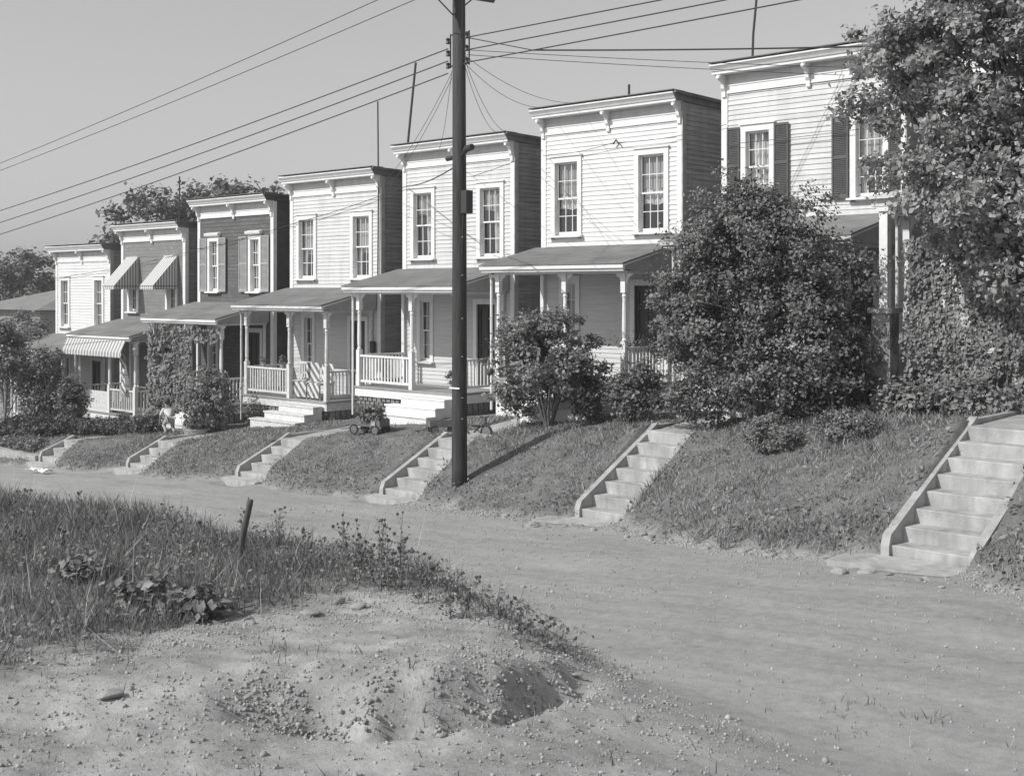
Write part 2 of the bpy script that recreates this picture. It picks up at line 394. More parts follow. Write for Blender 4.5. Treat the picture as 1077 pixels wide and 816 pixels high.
SCARP = [(-40, 8.1), (-1.7, 8.0), (-1.0, 7.8), (-.5, 7.85), (-.05, 8.15), (.35, 8.8), (.75, 9.4), (40, 9.4)]
def zones(U, V):
    D = CU * U + CV * V; X = CV * U - CU * V
    foot = tab(U, FOOT) + .22 * fbm(U * .7, U * 0, 5) * 2
    crest = tab(U, CREST)
    for (su, vb, zb, vt, zt, nr) in STAIRS:        # the foot of the bank draws back to the foot of each stair
        wgt = np.exp(-((U - su - SW / 2) / .95) ** 2)
        foot = foot * (1 - wgt) + vb * wgt; crest = crest * (1 - wgt) + vt * wgt
    xb = tab(D, XB) + .35 * fbm(D * .8, D * 0, 9)
    return D, X, foot, crest, xb
def height(U, V, fine=True):
    U = np.asarray(U, float); V = np.asarray(V, float)
    D, X, foot, crest, xb = zones(U, V)
    yard = tab(U, YARD); hg = tab(U, HOUSEG); road = tab(U, ROAD)
    t = np.clip((V - foot) / (crest - foot), 0, 1)
    prof = t + .10 * np.sin(np.pi * t) * (1 - t) * 1.2
    prof = prof * (1 - .12 * (1 - sst(0, .12, t)))
    up = yard + (hg - yard) * np.clip((V - crest) / (20.4 - crest), 0, 1)
    z = np.where(V < foot, road, road + (yard - road) * prof)
    z = np.where(V > crest, up, z)
    # road: shallow crown and ruts
    inroad = (V < foot)
    z = z + np.where(inroad, .05 * fbm(U * .25, V * .9, 3), 0)
    # near side plateau
    plat = tab(D, PLAT)
    wd = np.interp(D, [8, 9.5, 10.5, 11.5, 12.5], [3.8, 2.8, 1.6, .9, .7])
    s = 1 - sst(-wd * .55, wd * .45, X - xb)
    s = np.where(V < foot, s, 0)
    z = z * (1 - s) + plat * s
    # the washed-out trench: a steep rough face on its far side, a low lip on the near one
    dl = tab(X, SCARP) + .12 * fbm(X * 1.3, X * 0, 13) * 2
    dn = D + .14 * fbm(X * 4.5, D * 2.5, 14) * 2
    sides = sst(-2.2, -1.2, X) * (1 - sst(.2, .8, X))
    z = z - .46 * sides * sst(-.42, -.08, D - dl) * (1 - sst(0, .85, dn - dl)) * (V < foot)
    z = z - .07 * sst(-2.0, -.9, X) * (1 - sst(-.3, .4, D - dl)) * s
    z = z + .05 * np.exp(-((D - dl - .95) / .4) ** 2) * sides * (V < foot)
    q = 10 * np.abs(D - dl - .25) + 10 * (1 - sst(-2.0, -1.2, X) * (1 - sst(.4, .9, X)))
    if fine:
        rough = np.where(V < foot, .5 + .9 * s, 1.0)
        rough = np.where(V > crest + .5, .35, rough)
        near = (D < 40)
        z = z + near * rough * (np.where(D < 11, .05, .10) * fbm(U * 1.3, V * 1.3, 20) + .055 * fbm(U * 6, V * 6, 30))
        scarp = np.exp(-(q / 3.2) ** 2) * (V < foot)
        z = z + scarp * .26 * fbm(U * 8, V * 8, 60, 4) + (V < foot) * s * (D < 14) * .035 * fbm(U * 13, V * 13, 66, 3)
    # cut for the stairs
    for (su, vb, zb, vt, zt, nr) in STAIRS:
        ins = (U > su + .05) & (U < su + SW - (.05 if su > -8 else .14)) & (V > vb - .8) & (V < 20.5)
        line = zb + (zt - zb) * np.clip((V - vb) / (vt - vb), 0, 1)
        nose = zb + (zt - zb) * np.clip((V - vb) / (vt - vb) + 1.0 / nr, 0, 1)
        z = np.where(ins, np.minimum(z, line - np.where(V > vt, .08, np.where(V < vb, .12, .28))), z)
        near_c = np.maximum(np.abs(U - su - SW / 2) - SW / 2, 0)
        wc = np.exp(-(near_c / .5) ** 2) * sst(vb - .02, vb + .15, V) * (V < vt + .2) * (~ins)
        lift = np.where(U > su + SW / 2, .0 if su > -8 else .09, .06)
        z = z * (1 - wc) + (nose + lift) * wc
    return z

def veg_mask(U, V):
    """1 where grass grows"""
    D, X, foot, crest, xb = zones(U, V)
    nz = fbm(U * .9, V * .9, 77); nz2 = fbm(U * 3.1, V * 3.1, 88)
    bank = sst(-.15, .25, V - foot + nz2 * .5)
    bank = np.where((V > 20.4), .5, bank)
    # field: line between grass and bare ground
    db = tab(X, [(-60, 8.3), (-3.86, 8.7), (-3.0, 9.4), (-2.9, 11.4), (-1.9, 12.9), (-1.4, 13.4), (-.6, 13.2), (3, 13.4)])
    f1 = sst(-.9, 1.3, D - db + nz * 3.2 + nz2 * 2)
    edge = np.exp(-((X - xb + .1) / .42) ** 2) * sst(9.9, 10.8, D) * (D < 18)
    f = np.maximum(f1, edge) * (1 - sst(-.1, .5, X - xb + nz2 * .6))
    return np.where(V > foot - .3, bank, f)

def grid(us, vs, cut=None):
    Ug, Vg = np.meshgrid(us, vs, indexing='ij'); return Ug, Vg
us = np.concatenate([np.linspace(-500, -70, 14)[:-1], np.arange(-70, -45, 1.0), np.arange(-45, -14, .16), np.arange(-14, 1.5, .065), np.arange(1.5, 14, .5), np.linspace(14, 500, 14)])
vs = np.concatenate([np.linspace(-500, -8, 10)[:-1], np.arange(-8, 2.6, .5), np.arange(2.6, 11, .065), np.arange(11, 21, .09), np.arange(21, 40, 1.2), np.linspace(40, 900, 16)])
Ug, Vg = grid(us, vs)
Zg = height(Ug, Vg)
D_, X_, foot_, crest_, xb_ = zones(Ug, Vg)
veg = veg_mask(Ug, Vg)
plat_m = (1 - sst(-1.2, .9, X_ - xb_)) * (Vg < foot_)
nu, nv = Ug.shape
idx = np.arange(nu * nv).reshape(nu, nv)
quads = np.stack([idx[:-1, :-1], idx[1:, :-1], idx[1:, 1:], idx[:-1, 1:]], -1).reshape(-1, 4)
verts = np.stack([Ug, Vg, Zg], -1).reshape(-1, 3)
vegf, platf = veg.ravel(), plat_m.ravel()
isroad = ((X_ > xb_) & (Vg < foot_)).ravel()[quads].all(1)

# ground material: bare earth and thin turf
gm = bpy.data.materials.new('earth_and_turf'); gm.use_nodes = True
n = gm.node_tree.nodes; l = gm.node_tree.links; p = n['Principled BSDF']; p.inputs['Roughness'].default_value = .95; p.inputs['Specular IOR Level'].default_value = .1
tc = n.new('ShaderNodeTexCoord')
def noise(sc_, det=8, ro=.6, vec=None):
    a = n.new('ShaderNodeTexNoise'); a.inputs['Scale'].default_value = sc_; a.inputs['Detail'].default_value = det; a.inputs['Roughness'].default_value = ro
    l.new(vec or tc.outputs['Object'], a.inputs['Vector']); return a
def ramp(src, a, b, pa=.3, pb=.7):
    r = n.new('ShaderNodeValToRGB'); r.color_ramp.elements[0].position = pa; r.color_ramp.elements[1].position = pb
    r.color_ramp.elements[0].color = (a, a, a, 1); r.color_ramp.elements[1].color = (b, b, b, 1); l.new(src, r.inputs[0]); return r
def mixc(f, a, b, mode='MIX'):
    x = n.new('ShaderNodeMix'); x.data_type = 'RGBA'; x.blend_type = mode
    if isinstance(f, float): x.inputs['Factor'].default_value = f
    else: l.new(f, x.inputs['Factor'])
    l.new(a, x.inputs['A']); l.new(b, x.inputs['B']); return x.outputs['Result']
mp = n.new('ShaderNodeMapping'); mp.inputs['Scale'].default_value = (.35, 1.6, 1); l.new(tc.outputs['Object'], mp.inputs[0])
roadc = mixc(.5, ramp(noise(.9, 10, .7, mp.outputs[0]).outputs['Fac'], .25, .47).outputs[0], ramp(noise(9, 6, .7).outputs['Fac'], .22, .44).outputs[0])
mp3 = n.new('ShaderNodeMapping'); mp3.inputs['Scale'].default_value = (.22, 2.6, 1); l.new(tc.outputs['Object'], mp3.inputs[0])
roadc = mixc(.6, roadc, ramp(noise(1.0, 10, .75, mp3.outputs[0]).outputs['Fac'], .8, 1.15, .3, .7).outputs[0], 'MULTIPLY')
platc = mixc(.45, ramp(noise(1.3, 10, .7).outputs['Fac'], .22, .54, .38, .62).outputs[0], ramp(noise(22, 6, .75).outputs['Fac'], .22, .54).outputs[0])
vegc = mixc(.5, ramp(noise(2.5, 8).outputs['Fac'], .1, .3).outputs[0], ramp(noise(25, 5).outputs['Fac'], .08, .2).outputs[0])
av = n.new('ShaderNodeAttribute'); av.attribute_name = 'veg'; ap = n.new('ShaderNodeAttribute'); ap.attribute_name = 'plat'
c1 = mixc(ap.outputs['Fac'], roadc, platc); c2 = mixc(av.outputs['Fac'], c1, vegc)
l.new(c2, p.inputs['Base Color'])
b1 = noise(45, 8, .75); bp = n.new('ShaderNodeBump'); bp.inputs['Strength'].default_value = .6; bp.inputs['Distance'].default_value = .03
b2 = noise(170, 4, .6); ba = n.new('ShaderNodeMath'); ba.operation = 'MULTIPLY_ADD'; ba.inputs[1].default_value = .35
l.new(b2.outputs['Fac'], ba.inputs[0]); l.new(b1.outputs['Fac'], ba.inputs[2]); l.new(ba.outputs[0], bp.inputs['Height']); l.new(bp.outputs[0], p.inputs['Normal'])

def sub_mesh(name, fsel, kind_label):
    q = quads[fsel]; used, inv = np.unique(q, return_inverse=True)
    o = np_mesh(name, verts[used], inv.reshape(-1, 4), gm, attrs={'veg': vegf[used], 'plat': platf[used]}, smooth=True)
    tag(o, kind_label, kind='structure'); return o
sub_mesh('dirt_road', isroad, 'pale dirt road running past the foot of the grass bank')
sub_mesh('ground', ~isroad, 'ground of grass bank, yards and bare foreground earth')

# ------------------------------------------------------------------ stairs and paths
concrete_labels = [
    ('widest flight of eight concrete steps at the far right, both curbs showing', 'the concrete walk at top of the rightmost steps'),
    ('flight of seven concrete steps right of the utility pole, grass over its right side', 'concrete walk ending at the big dark bush'),
    ('flight of six concrete steps just left of and behind the utility pole', 'concrete walk above the steps by the pole'),
    ('flight of five concrete steps below the porch with the patterned cloth', 'concrete walk toward the porch with the patterned cloth'),
    ('short flight of four concrete steps below the stooping child', 'concrete walk beside the stooping child'),
    ('small flight of three concrete steps at the far left beside low retaining wall', 'concrete walk beside the far left hedge')]
for k, (su, vb, zb, vt, zt, nr) in enumerate(STAIRS):
    root = empty('concrete_stairs', (su, vb, zb), concrete_labels[k][0], 'steps', 'concrete steps up the grass bank')
    tr_ = (vt - vb) / nr; ri = (zt - zb) / nr
    mb = MB()
    prof = [(0, -.4), (0, 0)]
    for i in range(nr):
        prof += [(i * tr_, (i + 1) * ri - .0), ((i + 1) * tr_, (i + 1) * ri)]
    prof = [(0, -.4)] + [q for i in range(nr) for q in ((i * tr_ - (.012 if True else 0), (i + 1) * ri), (((i + 1) * tr_), (i + 1) * ri))] + [(nr * tr_, -.4)]
    # treads with a slightly projecting nosing
    pr = [(0, -.4)]
    for i in range(nr):
        pr += [(i * tr_, i * ri), (i * tr_ - .004, (i + 1) * ri - .012), (i * tr_ + .008, (i + 1) * ri)]
    pr += [(nr * tr_, nr * ri), (nr * tr_, -.4)]
    mb.prism_x(pr, .11, SW - .11).build('flight', M['concrete_b'], root)
    for s_, x0 in ((0, 0.0), (1, SW - .11)):
        h = .11 if s_ == 0 else (.05 if k == 0 else -.03)
        L = vt - vb
        cp = [(-.06, -.35), (-.06, ri * .95), (-.0, ri * 1.1 + h), (L, zt - zb + h), (L + .02, zt - zb + h), (L + .02, -.3)]
        MB().prism_x(cp, x0, x0 + .112).build('curb', M['concrete'], root)
    # low kerb beside the walk
    if k < 5: MB().box(0, .1, vt - vb + .021, 20.0 - vb - .9, nr * ri - .3, nr * ri + .075).build('walk_kerb', M['concrete'], root)
    fl = .75 if k in (0, 1) else .4
    MB().box(-.38 if k < 2 else -.1, SW + .02, -fl, -.062, -.19, 0.06).build('landing_slab', M['concrete_b'], root)
    # walk
    hgz = float(tab(su, HOUSEG))
    wk = MB(); wk.prism_x([(vt + .001, zt - .1), (vt + .001, zt - .002), (20.6 if k else 19.4, max(zt, hgz - .05) + .01), (20.6 if k else 19.4, zt - .1)], su + .112, su + SW)
    tag(wk.build('concrete_path', M['concrete']), concrete_labels[k][1], kind='structure')

# ------------------------------------------------------------------ houses
W = 4.16
def clap_front(mb, x0, x1, z0, z1, openings, exp=.108, proud=.02, y=0.0, jit=.0015):
    z = z0
    while z < z1 - .01:
        zt = min(z + exp, z1); zc = (z + zt) / 2
        xs = [(x0, x1)]
        for (a, b, c, d) in openings:
            if c < zc < d:
                nx = []
                for (p_, q_) in xs:
                    if b <= p_ or a >= q_: nx.append((p_, q_)); continue
                    if a > p_: nx.append((p_, a))
                    if b < q_: nx.append((b, q_))
                xs = nx
        for (p_, q_) in xs:
            if q_ - p_ < .01: continue
            j = random.uniform(-jit, jit); pr = proud + random.uniform(-.003, .003)
            mb.quad((p_, y - pr, z + j), (q_, y - pr, z + j + random.uniform(-jit, jit)), (q_, y - .003, zt + .004), (p_, y - .003, zt + .004))
            mb.quad((p_, y - .001, z + j), (q_, y - .001, z + j), (q_, y - pr, z + j), (p_, y - pr, z + j))
        z = zt
def clap_side(mb, y0, y1, z0, z1, x, exp=.108, proud=.02, sgn=1):
    z = z0
    while z < z1 - .01:
        zt = min(z + exp, z1); j = random.uniform(-.002, .002)
        mb.quad((x + sgn * proud, y0, z + j), (x + sgn * proud, y1, z + j), (x + sgn * .003, y1, zt), (x + sgn * .003, y0, zt))
        mb.quad((x, y0, z + j), (x, y1, z + j), (x + sgn * proud, y1, z + j), (x + sgn * proud, y0, z + j))
        z = zt

def window(root, x0, x1, z0, z1, curt='lace', trim='trim', sill_d=.09, lower_up=0.0, cap=False, panes=(3, 2)):
    tm = M[trim]; cw = .125
    mb = MB()
    mb.box(x0, x0 + cw, -.05, .0, z0, z1 - .14); mb.box(x1 - cw, x1, -.05, .0, z0, z1 - .14)
    mb.box(x0, x1, -.052, .0, z1 - .14, z1)
    mb.box(x0 + .02, x1 - .02, -.05, 0, z0, z0 + .07)
    # jambs
    a, b = x0 + cw, x1 - cw; c, d = z0 + .1, z1 - .14
    mb.box(a - .02, a, .0, .12, c, d); mb.box(b, b + .02, .0, .12, c, d); mb.box(a - .02, b + .02, .0, .12, d, d + .02)
    win = mb.build('window', tm, root)
    MB().box(x0 - .03, x1 + .03, -.085, -.001, z1 + .001, z1 + .03).build('drip_cap', tm if cap is False else M['trim'], win)
    if cap: MB().prism_x([(-.002, z1 + .031), (-.13, z1 + .031), (-.15, z1 + .09), (-.15, z1 + .11), (-.002, z1 + .15)], x0 - .05, x1 + .05).build('window_hood', M['trim'], win)
    sl = MB().prism_x([(-.052, z0 + .02), (-.052 - sill_d, z0 + .02), (-.052 - sill_d, z0 + .055), (.1, z0 + .1), (.1, z0 + .06)], x0 - .04, x1 + .04)
    sl.build('sill', tm, win)
    zm = (c + d) / 2
    for up_ in (1, 0):
        s0, s1 = (zm - .02, d) if up_ else (c + lower_up, zm + .02 + lower_up)
        y = .04 if up_ else .075
        sb = MB(); t = .04
        sb.box(a, a + t, y, y + .03, s0, s1); sb.box(b - t, b, y, y + .03, s0, s1)
        sb.box(a + t, b - t, y, y + .03, s1 - t, s1); sb.box(a + t, b - t, y, y + .03, s0, s0 + (t if up_ else .06))
        for i in range(1, panes[0]):
            xx = a + t + (b - a - 2 * t) * i / panes[0]; sb.box(xx - .009, xx + .009, y + .004, y + .026, s0 + t, s1 - t)
        for i in range(1, panes[1]):
            zz = s0 + t + (s1 - s0 - 2 * t) * i / panes[1]; sb.box(a + t, b - t, y + .005, y + .025, zz - .009, zz + .009)
        so = sb.build('sash', tm, win)
        gb = MB().quad((a + t, y + .015, s0 + t), (b - t, y + .015, s0 + t), (b - t, y + .015, s1 - t), (a + t, y + .015, s1 - t))
        gb.build('pane', M['glass'], win)
    # curtains
    def drape(u0, u1, v0, v1, name, mt, amp=.02, yy=.17, taper=0):
        N = 26; K = 6; vs_ = []; fs = []
        for k in range(K + 1):
            for i in range(N + 1):
                t = i / N; h = v1 + (v0 - v1) * k / K
                ux0 = u0 + taper * (k / K) * (u1 - u0)
                vs_.append((ux0 + (u1 - ux0) * t, yy + amp * math.sin(t * 28 + k * .5) + .012 * math.sin(t * 61), h + (.02 * math.sin(t * 9) if k == K else 0)))
        for k in range(K):
            for i in range(N): q = k * (N + 1) + i; fs.append((q, q + 1, q + N + 2, q + N + 1))
        mb_ = MB(); mb_.v = vs_; mb_.f = fs; mb_.build(name, mt, win)
    M_ = M['shade_dim']
    if curt in ('upper', 'right', 'lace'): drape(a, b, zm + (.1 if curt == 'upper' else .3), d, 'window_shade', M_, 0, .14)
    if curt == 'lace': drape(a + .02, a + .36 * (b - a), c, d, 'curtain', M['curtain'], taper=-.3); drape(a + .52 * (b - a), b - .02, c, d, 'curtain', M['curtain'], taper=.35)
    elif curt == 'right': drape(a + .4 * (b - a), b, c + .1, d, 'curtain', M['curtain'], .03, taper=.2)
    elif curt == 'shade': drape(a, b, zm - .15, d, 'window_shade', M['shade'], .0); drape(a, a + .3 * (b - a), c, zm, 'curtain', M['curtain'])
    elif curt == 'upper': drape(a, b, zm - .25, zm + .12, 'curtain', M['curtain'], .02)
    elif curt == 'full': drape(a, b, c, d, 'curtain', M['curtain'], .025, .19)
    elif curt == 'halfdark': drape(a, b, zm - .05, d, 'curtain', M['shade'], .015)
    return win

def shutter(root, x0, x1, z0, z1, mt):
    mb = MB(); y0, y1 = -.085, -.054
    mb.box(x0, x0 + .035, y0, y1, z0, z1); mb.box(x1 - .035, x1, y0, y1, z0, z1)
    for (a, b) in ((z0, z0 + .08), ((z0 + z1) / 2 - .03, (z0 + z1) / 2 + .03), (z1 - .05, z1)): mb.box(x0 + .035, x1 - .035, y0, y1, a, b)
    for (a, b) in ((z0 + .08, (z0 + z1) / 2 - .03), ((z0 + z1) / 2 + .03, z1 - .05)):
        k = int((b - a) / .035)
        for i in range(k):
            z = a + (b - a) * i / k
            mb.quad((x0 + .035, y0 + .003, z), (x1 - .035, y0 + .003, z), (x1 - .035, y1, z + .038), (x0 + .035, y1, z + .038))
    mb.build('shutter', mt, root)

def post(root, x, y, z0, z1, mt, name='porch_post', base=None):
    mb = MB(); s = .062
    hb = z0 + .95; ht = z1 - .42
    mb.box(x - s, x + s, y - s, y + s, z0, hb)
    mb.lathe(x, y, [(.05, hb + .001), (.062, hb + .03), (.04, hb + .07), (.052, hb + .14), (.055, (hb + ht) / 2 - .2), (.045, ht - .12), (.06, ht - .07), (.04, ht - .03), (.055, ht - .001)], 10)
    mb.box(x - s, x + s, y - s, y + s, ht, z1)
    # little brackets under the beam
    for sg in (-1, 1):
        mb.prism_y([(x + sg * s, z1 - .24), (x + sg * s, z1 - .002), (x + sg * (s + .16), z1 - .002), (x + sg * (s + .15), z1 - .05), (x + sg * (s + .06), z1 - .09)], y - .02, y + .02)
    return mb.build(name, mt, root)

def railing(root, p0, p1, z, mt, h=.82, side=False):
    """p0,p1: (x,y)"""
    mb = MB(); (x0, y0), (x1, y1) = p0, p1
    if not side:
        mb.box(x0, x1, y0 - .04, y0 + .04, z + h - .05, z + h); mb.box(x0, x1, y0 - .025, y0 + .025, z + .1, z + .16)
        k = max(2, int((x1 - x0) / .115))
        for i in range(1, k): xx = x0 + (x1 - x0) * i / k; mb.box(xx - .021, xx + .021, y0 - .012, y0 + .012, z + .16, z + h - .05)
    else:
        mb.box(x0 - .04, x0 + .04, y0, y1, z + h - .05, z + h); mb.box(x0 - .025, x0 + .025, y0, y1, z + .1, z + .16)
        k = max(2, int((y1 - y0) / .115))
        for i in range(1, k): yy = y0 + (y1 - y0) * i / k; mb.box(x0 - .012, x0 + .012, yy - .021, yy + .021, z + .16, z + h - .05)
    mb.build('railing', mt, root)

def house(U0, g, label, front='clap_a', side='side', cfg=None, top='white'):
    cfg = cfg or {}
    root = empty('row_house', (U0, 22.35, g), label, 'house', 'narrow two-storey row houses')
    Wd = cfg.get('w', W)
    ups = cfg.get('ups', [(.30, 1.26), (2.84, 3.80)]); uz = cfg.get('uz', (4.03, 6.01))
    trim = cfg.get('trim', 'trim')
    op = [(a + .07, b - .07, uz[0] + .05, uz[1] - .07) for a, b in ups]
    lw = cfg.get('lw', (.56, 1.2)); lwz = (1.25, 3.1); dr = (2.72, 3.62); drz = (.72, 3.02)
    op += [(lw[0] + .07, lw[1] - .07, lwz[0] + .05, lwz[1] - .07), (dr[0] + .07, dr[1] - .07, 0, drz[1] - .07)]
    ex = .108 if 'clap' in front else .12
    pr = .02 if 'clap' in front else .01
    mb = MB(); clap_front(mb, .12, Wd - .12, 3.4, 6.57, op, ex, pr); mb.build('front_wall', M[front], root)
    mb = MB(); clap_front(mb, .12, Wd - .12, .0, 3.4, op, .108, .02); mb.build('porch_wall', M[cfg.get('low', 'clap_low')], root)
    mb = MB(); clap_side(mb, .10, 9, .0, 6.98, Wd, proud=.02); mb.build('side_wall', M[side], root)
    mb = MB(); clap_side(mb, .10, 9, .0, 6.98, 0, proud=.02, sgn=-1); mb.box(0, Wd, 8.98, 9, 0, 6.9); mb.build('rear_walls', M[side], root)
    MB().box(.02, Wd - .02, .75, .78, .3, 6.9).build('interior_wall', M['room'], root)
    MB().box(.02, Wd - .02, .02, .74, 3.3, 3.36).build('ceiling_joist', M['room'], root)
    for x in (0, Wd - .125):
        mb = MB(); mb.box(x, x + .125, -.032, .0, 0, 6.57)
        xs = (-.03, 0) if x == 0 else (Wd, Wd + .032)
        mb2 = MB(); mb2.box(xs[0], xs[1], -.032, .1, 0, 6.97)
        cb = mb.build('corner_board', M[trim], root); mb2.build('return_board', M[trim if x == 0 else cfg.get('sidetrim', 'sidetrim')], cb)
    # frieze and cornice
    mb = MB(); mb.box(0, Wd, -.045, 0, 6.571, 6.73); mb.box(0, Wd, -.06, 0, 6.73, 6.755); mb.build('frieze_board', M[trim], root)
    mb = MB(); mb.box(0, Wd, -.018, 0, 6.755, 6.97); mb.build('frieze_panel', M[cfg.get('panel', 'clap_b')], root)
    mb = MB(); mb.prism_x([(0, 6.971), (-.30, 6.971), (-.30, 7.03), (-.325, 7.035), (-.345, 7.07), (-.40, 7.13), (-.41, 7.135), (-.41, 7.165), (0, 7.2)], -.1, Wd + .02)
    co = mb.build('cornice', M[trim], root)
    MB().box(-.11, Wd + .03, -.42, .05, 7.201, 7.222).build('tin_edge', M['dark_trim'], co)
    bp_ = [(-.019, 6.97), (-.27, 6.97), (-.28, 6.9), (-.23, 6.86), (-.17, 6.84), (-.13, 6.76), (-.12, 6.68), (-.075, 6.62), (-.075, 6.5), (-.019, 6.48)]
    for x in (.01, Wd / 2 - .04, Wd - .1):
        br = MB().prism_x(bp_, x, x + .085).build('bracket', M[trim], root)
        MB().tube([(x + .042, -.27, 6.91), (x + .042, -.31, 6.91)], .042, 8).build('knob', M['trim'], br)
    # roof and its side edge
    mb = MB(); mb.prism_x([(.0, 7.0), (.0, 7.19), (9.2, 6.99), (9.2, 6.8)], -.02, Wd + .001); mb.build('flat_roof', M['roof'], root)
    mb = MB(); mb.prism_x([(-.30, 6.99), (-.40, 7.13), (-.40, 7.17), (9.2, 7.0), (9.2, 6.84), (.1, 6.985)], Wd + .033, Wd + .06)
    mb.prism_x([(-.0, 7.12), (-.4, 7.14), (-.4, 7.2), (9.2, 7.03), (9.2, 6.96)], Wd + .061, Wd + .11)
    mb.build('side_fascia', M[cfg.get('fascia', 'dark_trim')], root)
    # windows
    for i, (a, b) in enumerate(ups):
        window(root, a, b, uz[0], uz[1], cfg.get('curt', ['lace', 'lace'])[i], trim, cap=cfg.get('hood', False))
        if cfg.get('shut'):
            for (s0, s1) in cfg['shut_x'][i]: shutter(root, s0, s1, uz[0] + .06, uz[1] - .03, M[cfg['shut']])
    window(root, lw[0], lw[1], lwz[0], lwz[1], 'full', trim, panes=(2, 2))
    # door
    mb = MB(); mb.box(dr[0], dr[0] + .12, -.05, 0, drz[0], drz[1] - .14); mb.box(dr[1] - .12, dr[1], -.05, 0, drz[0], drz[1] - .14)
    mb.box(dr[0], dr[1], -.052, 0, drz[1] - .14, drz[1]); mb.box(dr[0] + .12, dr[1] - .12, -.05, .1, drz[0], drz[0] + .03); mb.build('door_frame', M[trim], root)
    mb = MB(); a, b = dr[0] + .12, dr[1] - .12
    mb.box(a, a + .09, .03, .06, drz[0] + .04, drz[1] - .15); mb.box(b - .09, b, .03, .06, drz[0] + .04, drz[1] - .15)
    for (c, d) in ((.05, .3), (1.0, 1.12), (2.05, 2.14)): mb.box(a + .09, b - .09, .03, .06, drz[0] + c, drz[0] + d)
    mb.box((a + b) / 2 - .01, (a + b) / 2 + .01, .035, .055, drz[0] + .3, drz[0] + 2.05)
    dd = mb.build('door', M[cfg.get('door', 'door')], root)
    MB().box(a + .08, b - .08, .062, .07, drz[0] + .04, drz[1] - .15).build('screen', M['screen'], dd)
    MB().tube([(a + .05, .03, drz[0] + 1.0), (a + .05, -.02, drz[0] + 1.0)], .022, 8).build('handle', M['iron'], dd)
    # porch
    pt = M[cfg.get('ptrim', trim)]
    pf = .72; pw0, pw1 = -.02, 3.92; py = -1.65
    mb = MB(); mb.box(pw0, pw1, py - .12, -.06, pf - .05, pf); mb.build('porch_floor', M['floor'], root)
    mb = MB(); mb.box(pw0 + .01, pw1 - .01, py - .09, py - .05, pf - .26, pf - .052); mb.box(pw1 - .05, pw1 - .01, py - .05, -.07, pf - .26, pf - .052); mb.box(pw0 + .01, pw0 + .05, py - .05, -.07, pf - .26, pf - .052)
    mb.build('porch_skirt', pt, root)
    mb = MB()
    if cfg.get('base') == 'solid': mb.box(pw0 + .03, pw1 - .03, py - .04, py + .0, -.3, pf - .262)
    else:
        for i in range(int((pw1 - pw0) / .18)):
            for k in range(6):
                x = pw0 + .05 + i * .18 + (k % 2) * .09
                mb.box(x, x + .13, py - .045, py + .0, -.15 + k * .1, -.08 + k * .1)
        for i in range(8): mb.box(pw1 - .05, pw1 - .02, py + .05 + i * .19, py + .2 + i * .19, -.2, pf - .27)
    mb.build('porch_base', M[cfg.get('basem', 'brick')], root)
    zb = 3.14
    px = [pw0 + .09, 2.13, pw1 - .12]
    for x in px:
        post(root, x, py, pf, zb, pt)
    for x in (.06, pw1 - .12): MB().box(x - .05, x + .05, -.11, -.053, pf, zb).build('wall_post', pt, root)
    mb = MB(); mb.box(pw0 - .0, pw1 + .0, py - .06, py + .06, zb, zb + .11); mb.box(pw1 - .14, pw1 - .02, py + .06, -.052, zb, zb + .11); mb.box(pw0 + .02, pw0 + .14, py + .06, -.052, zb, zb + .11)
    mb.build('porch_beam', pt, root)
    MB().box(pw0 + .01, pw1 - .01, py + .061, -.054, zb + .112, zb + .13).build('porch_ceiling', M['ceil'], root)
    e0, e1, ey = -.2, 4.02, -1.97
    mb = MB(); mb.box(e0, e1, ey, ey + .05, 3.19, 3.33); mb.box(e0 - .02, e1 + .02, ey - .05, ey + .0, 3.25, 3.33)
    mb.box(e0 + .02, e1 - .02, ey + .05, py - .06, 3.2, 3.22)
    ef = mb.build('eave', pt, root)
    mb = MB(); rk = [(ey - .07, 3.335), (ey - .07, 3.36), (-.0, 3.83), (-.0, 3.79)]
    mb.prism_x(rk, e0 - .03, e1 + .03)
    pr_ = mb.build('porch_roof', M[cfg.get('roof', 'roof')], root)
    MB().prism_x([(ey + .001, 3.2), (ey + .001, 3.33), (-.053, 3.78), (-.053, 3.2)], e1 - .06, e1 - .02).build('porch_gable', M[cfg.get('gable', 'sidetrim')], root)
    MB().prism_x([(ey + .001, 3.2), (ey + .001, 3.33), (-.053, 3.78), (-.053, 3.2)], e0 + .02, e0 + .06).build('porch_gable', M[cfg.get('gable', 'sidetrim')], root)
    MB().prism_x([(ey, 3.29), (ey, 3.333), (-.06, 3.785), (-.06, 3.745)], e1 - .019, e1 + .01).build('rake_board', M['trim'], root)
    if cfg.get('rail', True):
        railing(root, (px[0] + .07, py), (px[1] - .07, py), pf, pt)
    if cfg.get('rail_r', True): railing(root, (px[2], py + .07), (px[2], -.12), pf, pt, side=True)
    railing(root, (px[0], py + .07), (px[0], -.12), pf, pt, side=True)
    # steps
    if cfg.get('steps', True):
        mb = MB(); sx0, sx1 = 2.2, 3.75
        n_ = 3
        for i in range(n_):
            z1 = pf - .055 - .19 * (i + .6) + .0
            mb.box(sx0 - .25 * i, sx1, py - .125 - .30 * (i + 1), py - .125 - .30 * i - .002 * i, -.35, z1)
            mb.box(sx0 - .25 * i - .03, sx1 + .03, py - .15 - .30 * (i + 1), py - .126 - .30 * i, z1 + .001, z1 + .04)
        mb.build('porch_steps', pt, root)
    # downspout beside the front left post
    MB().tube([(pw0 - .06, py - .16, 3.2), (pw0 - .06, py - .1, 3.0), (pw0 - .06, py - .1, -.05)], .03, 8).build('downspout', pt, root)
    return root

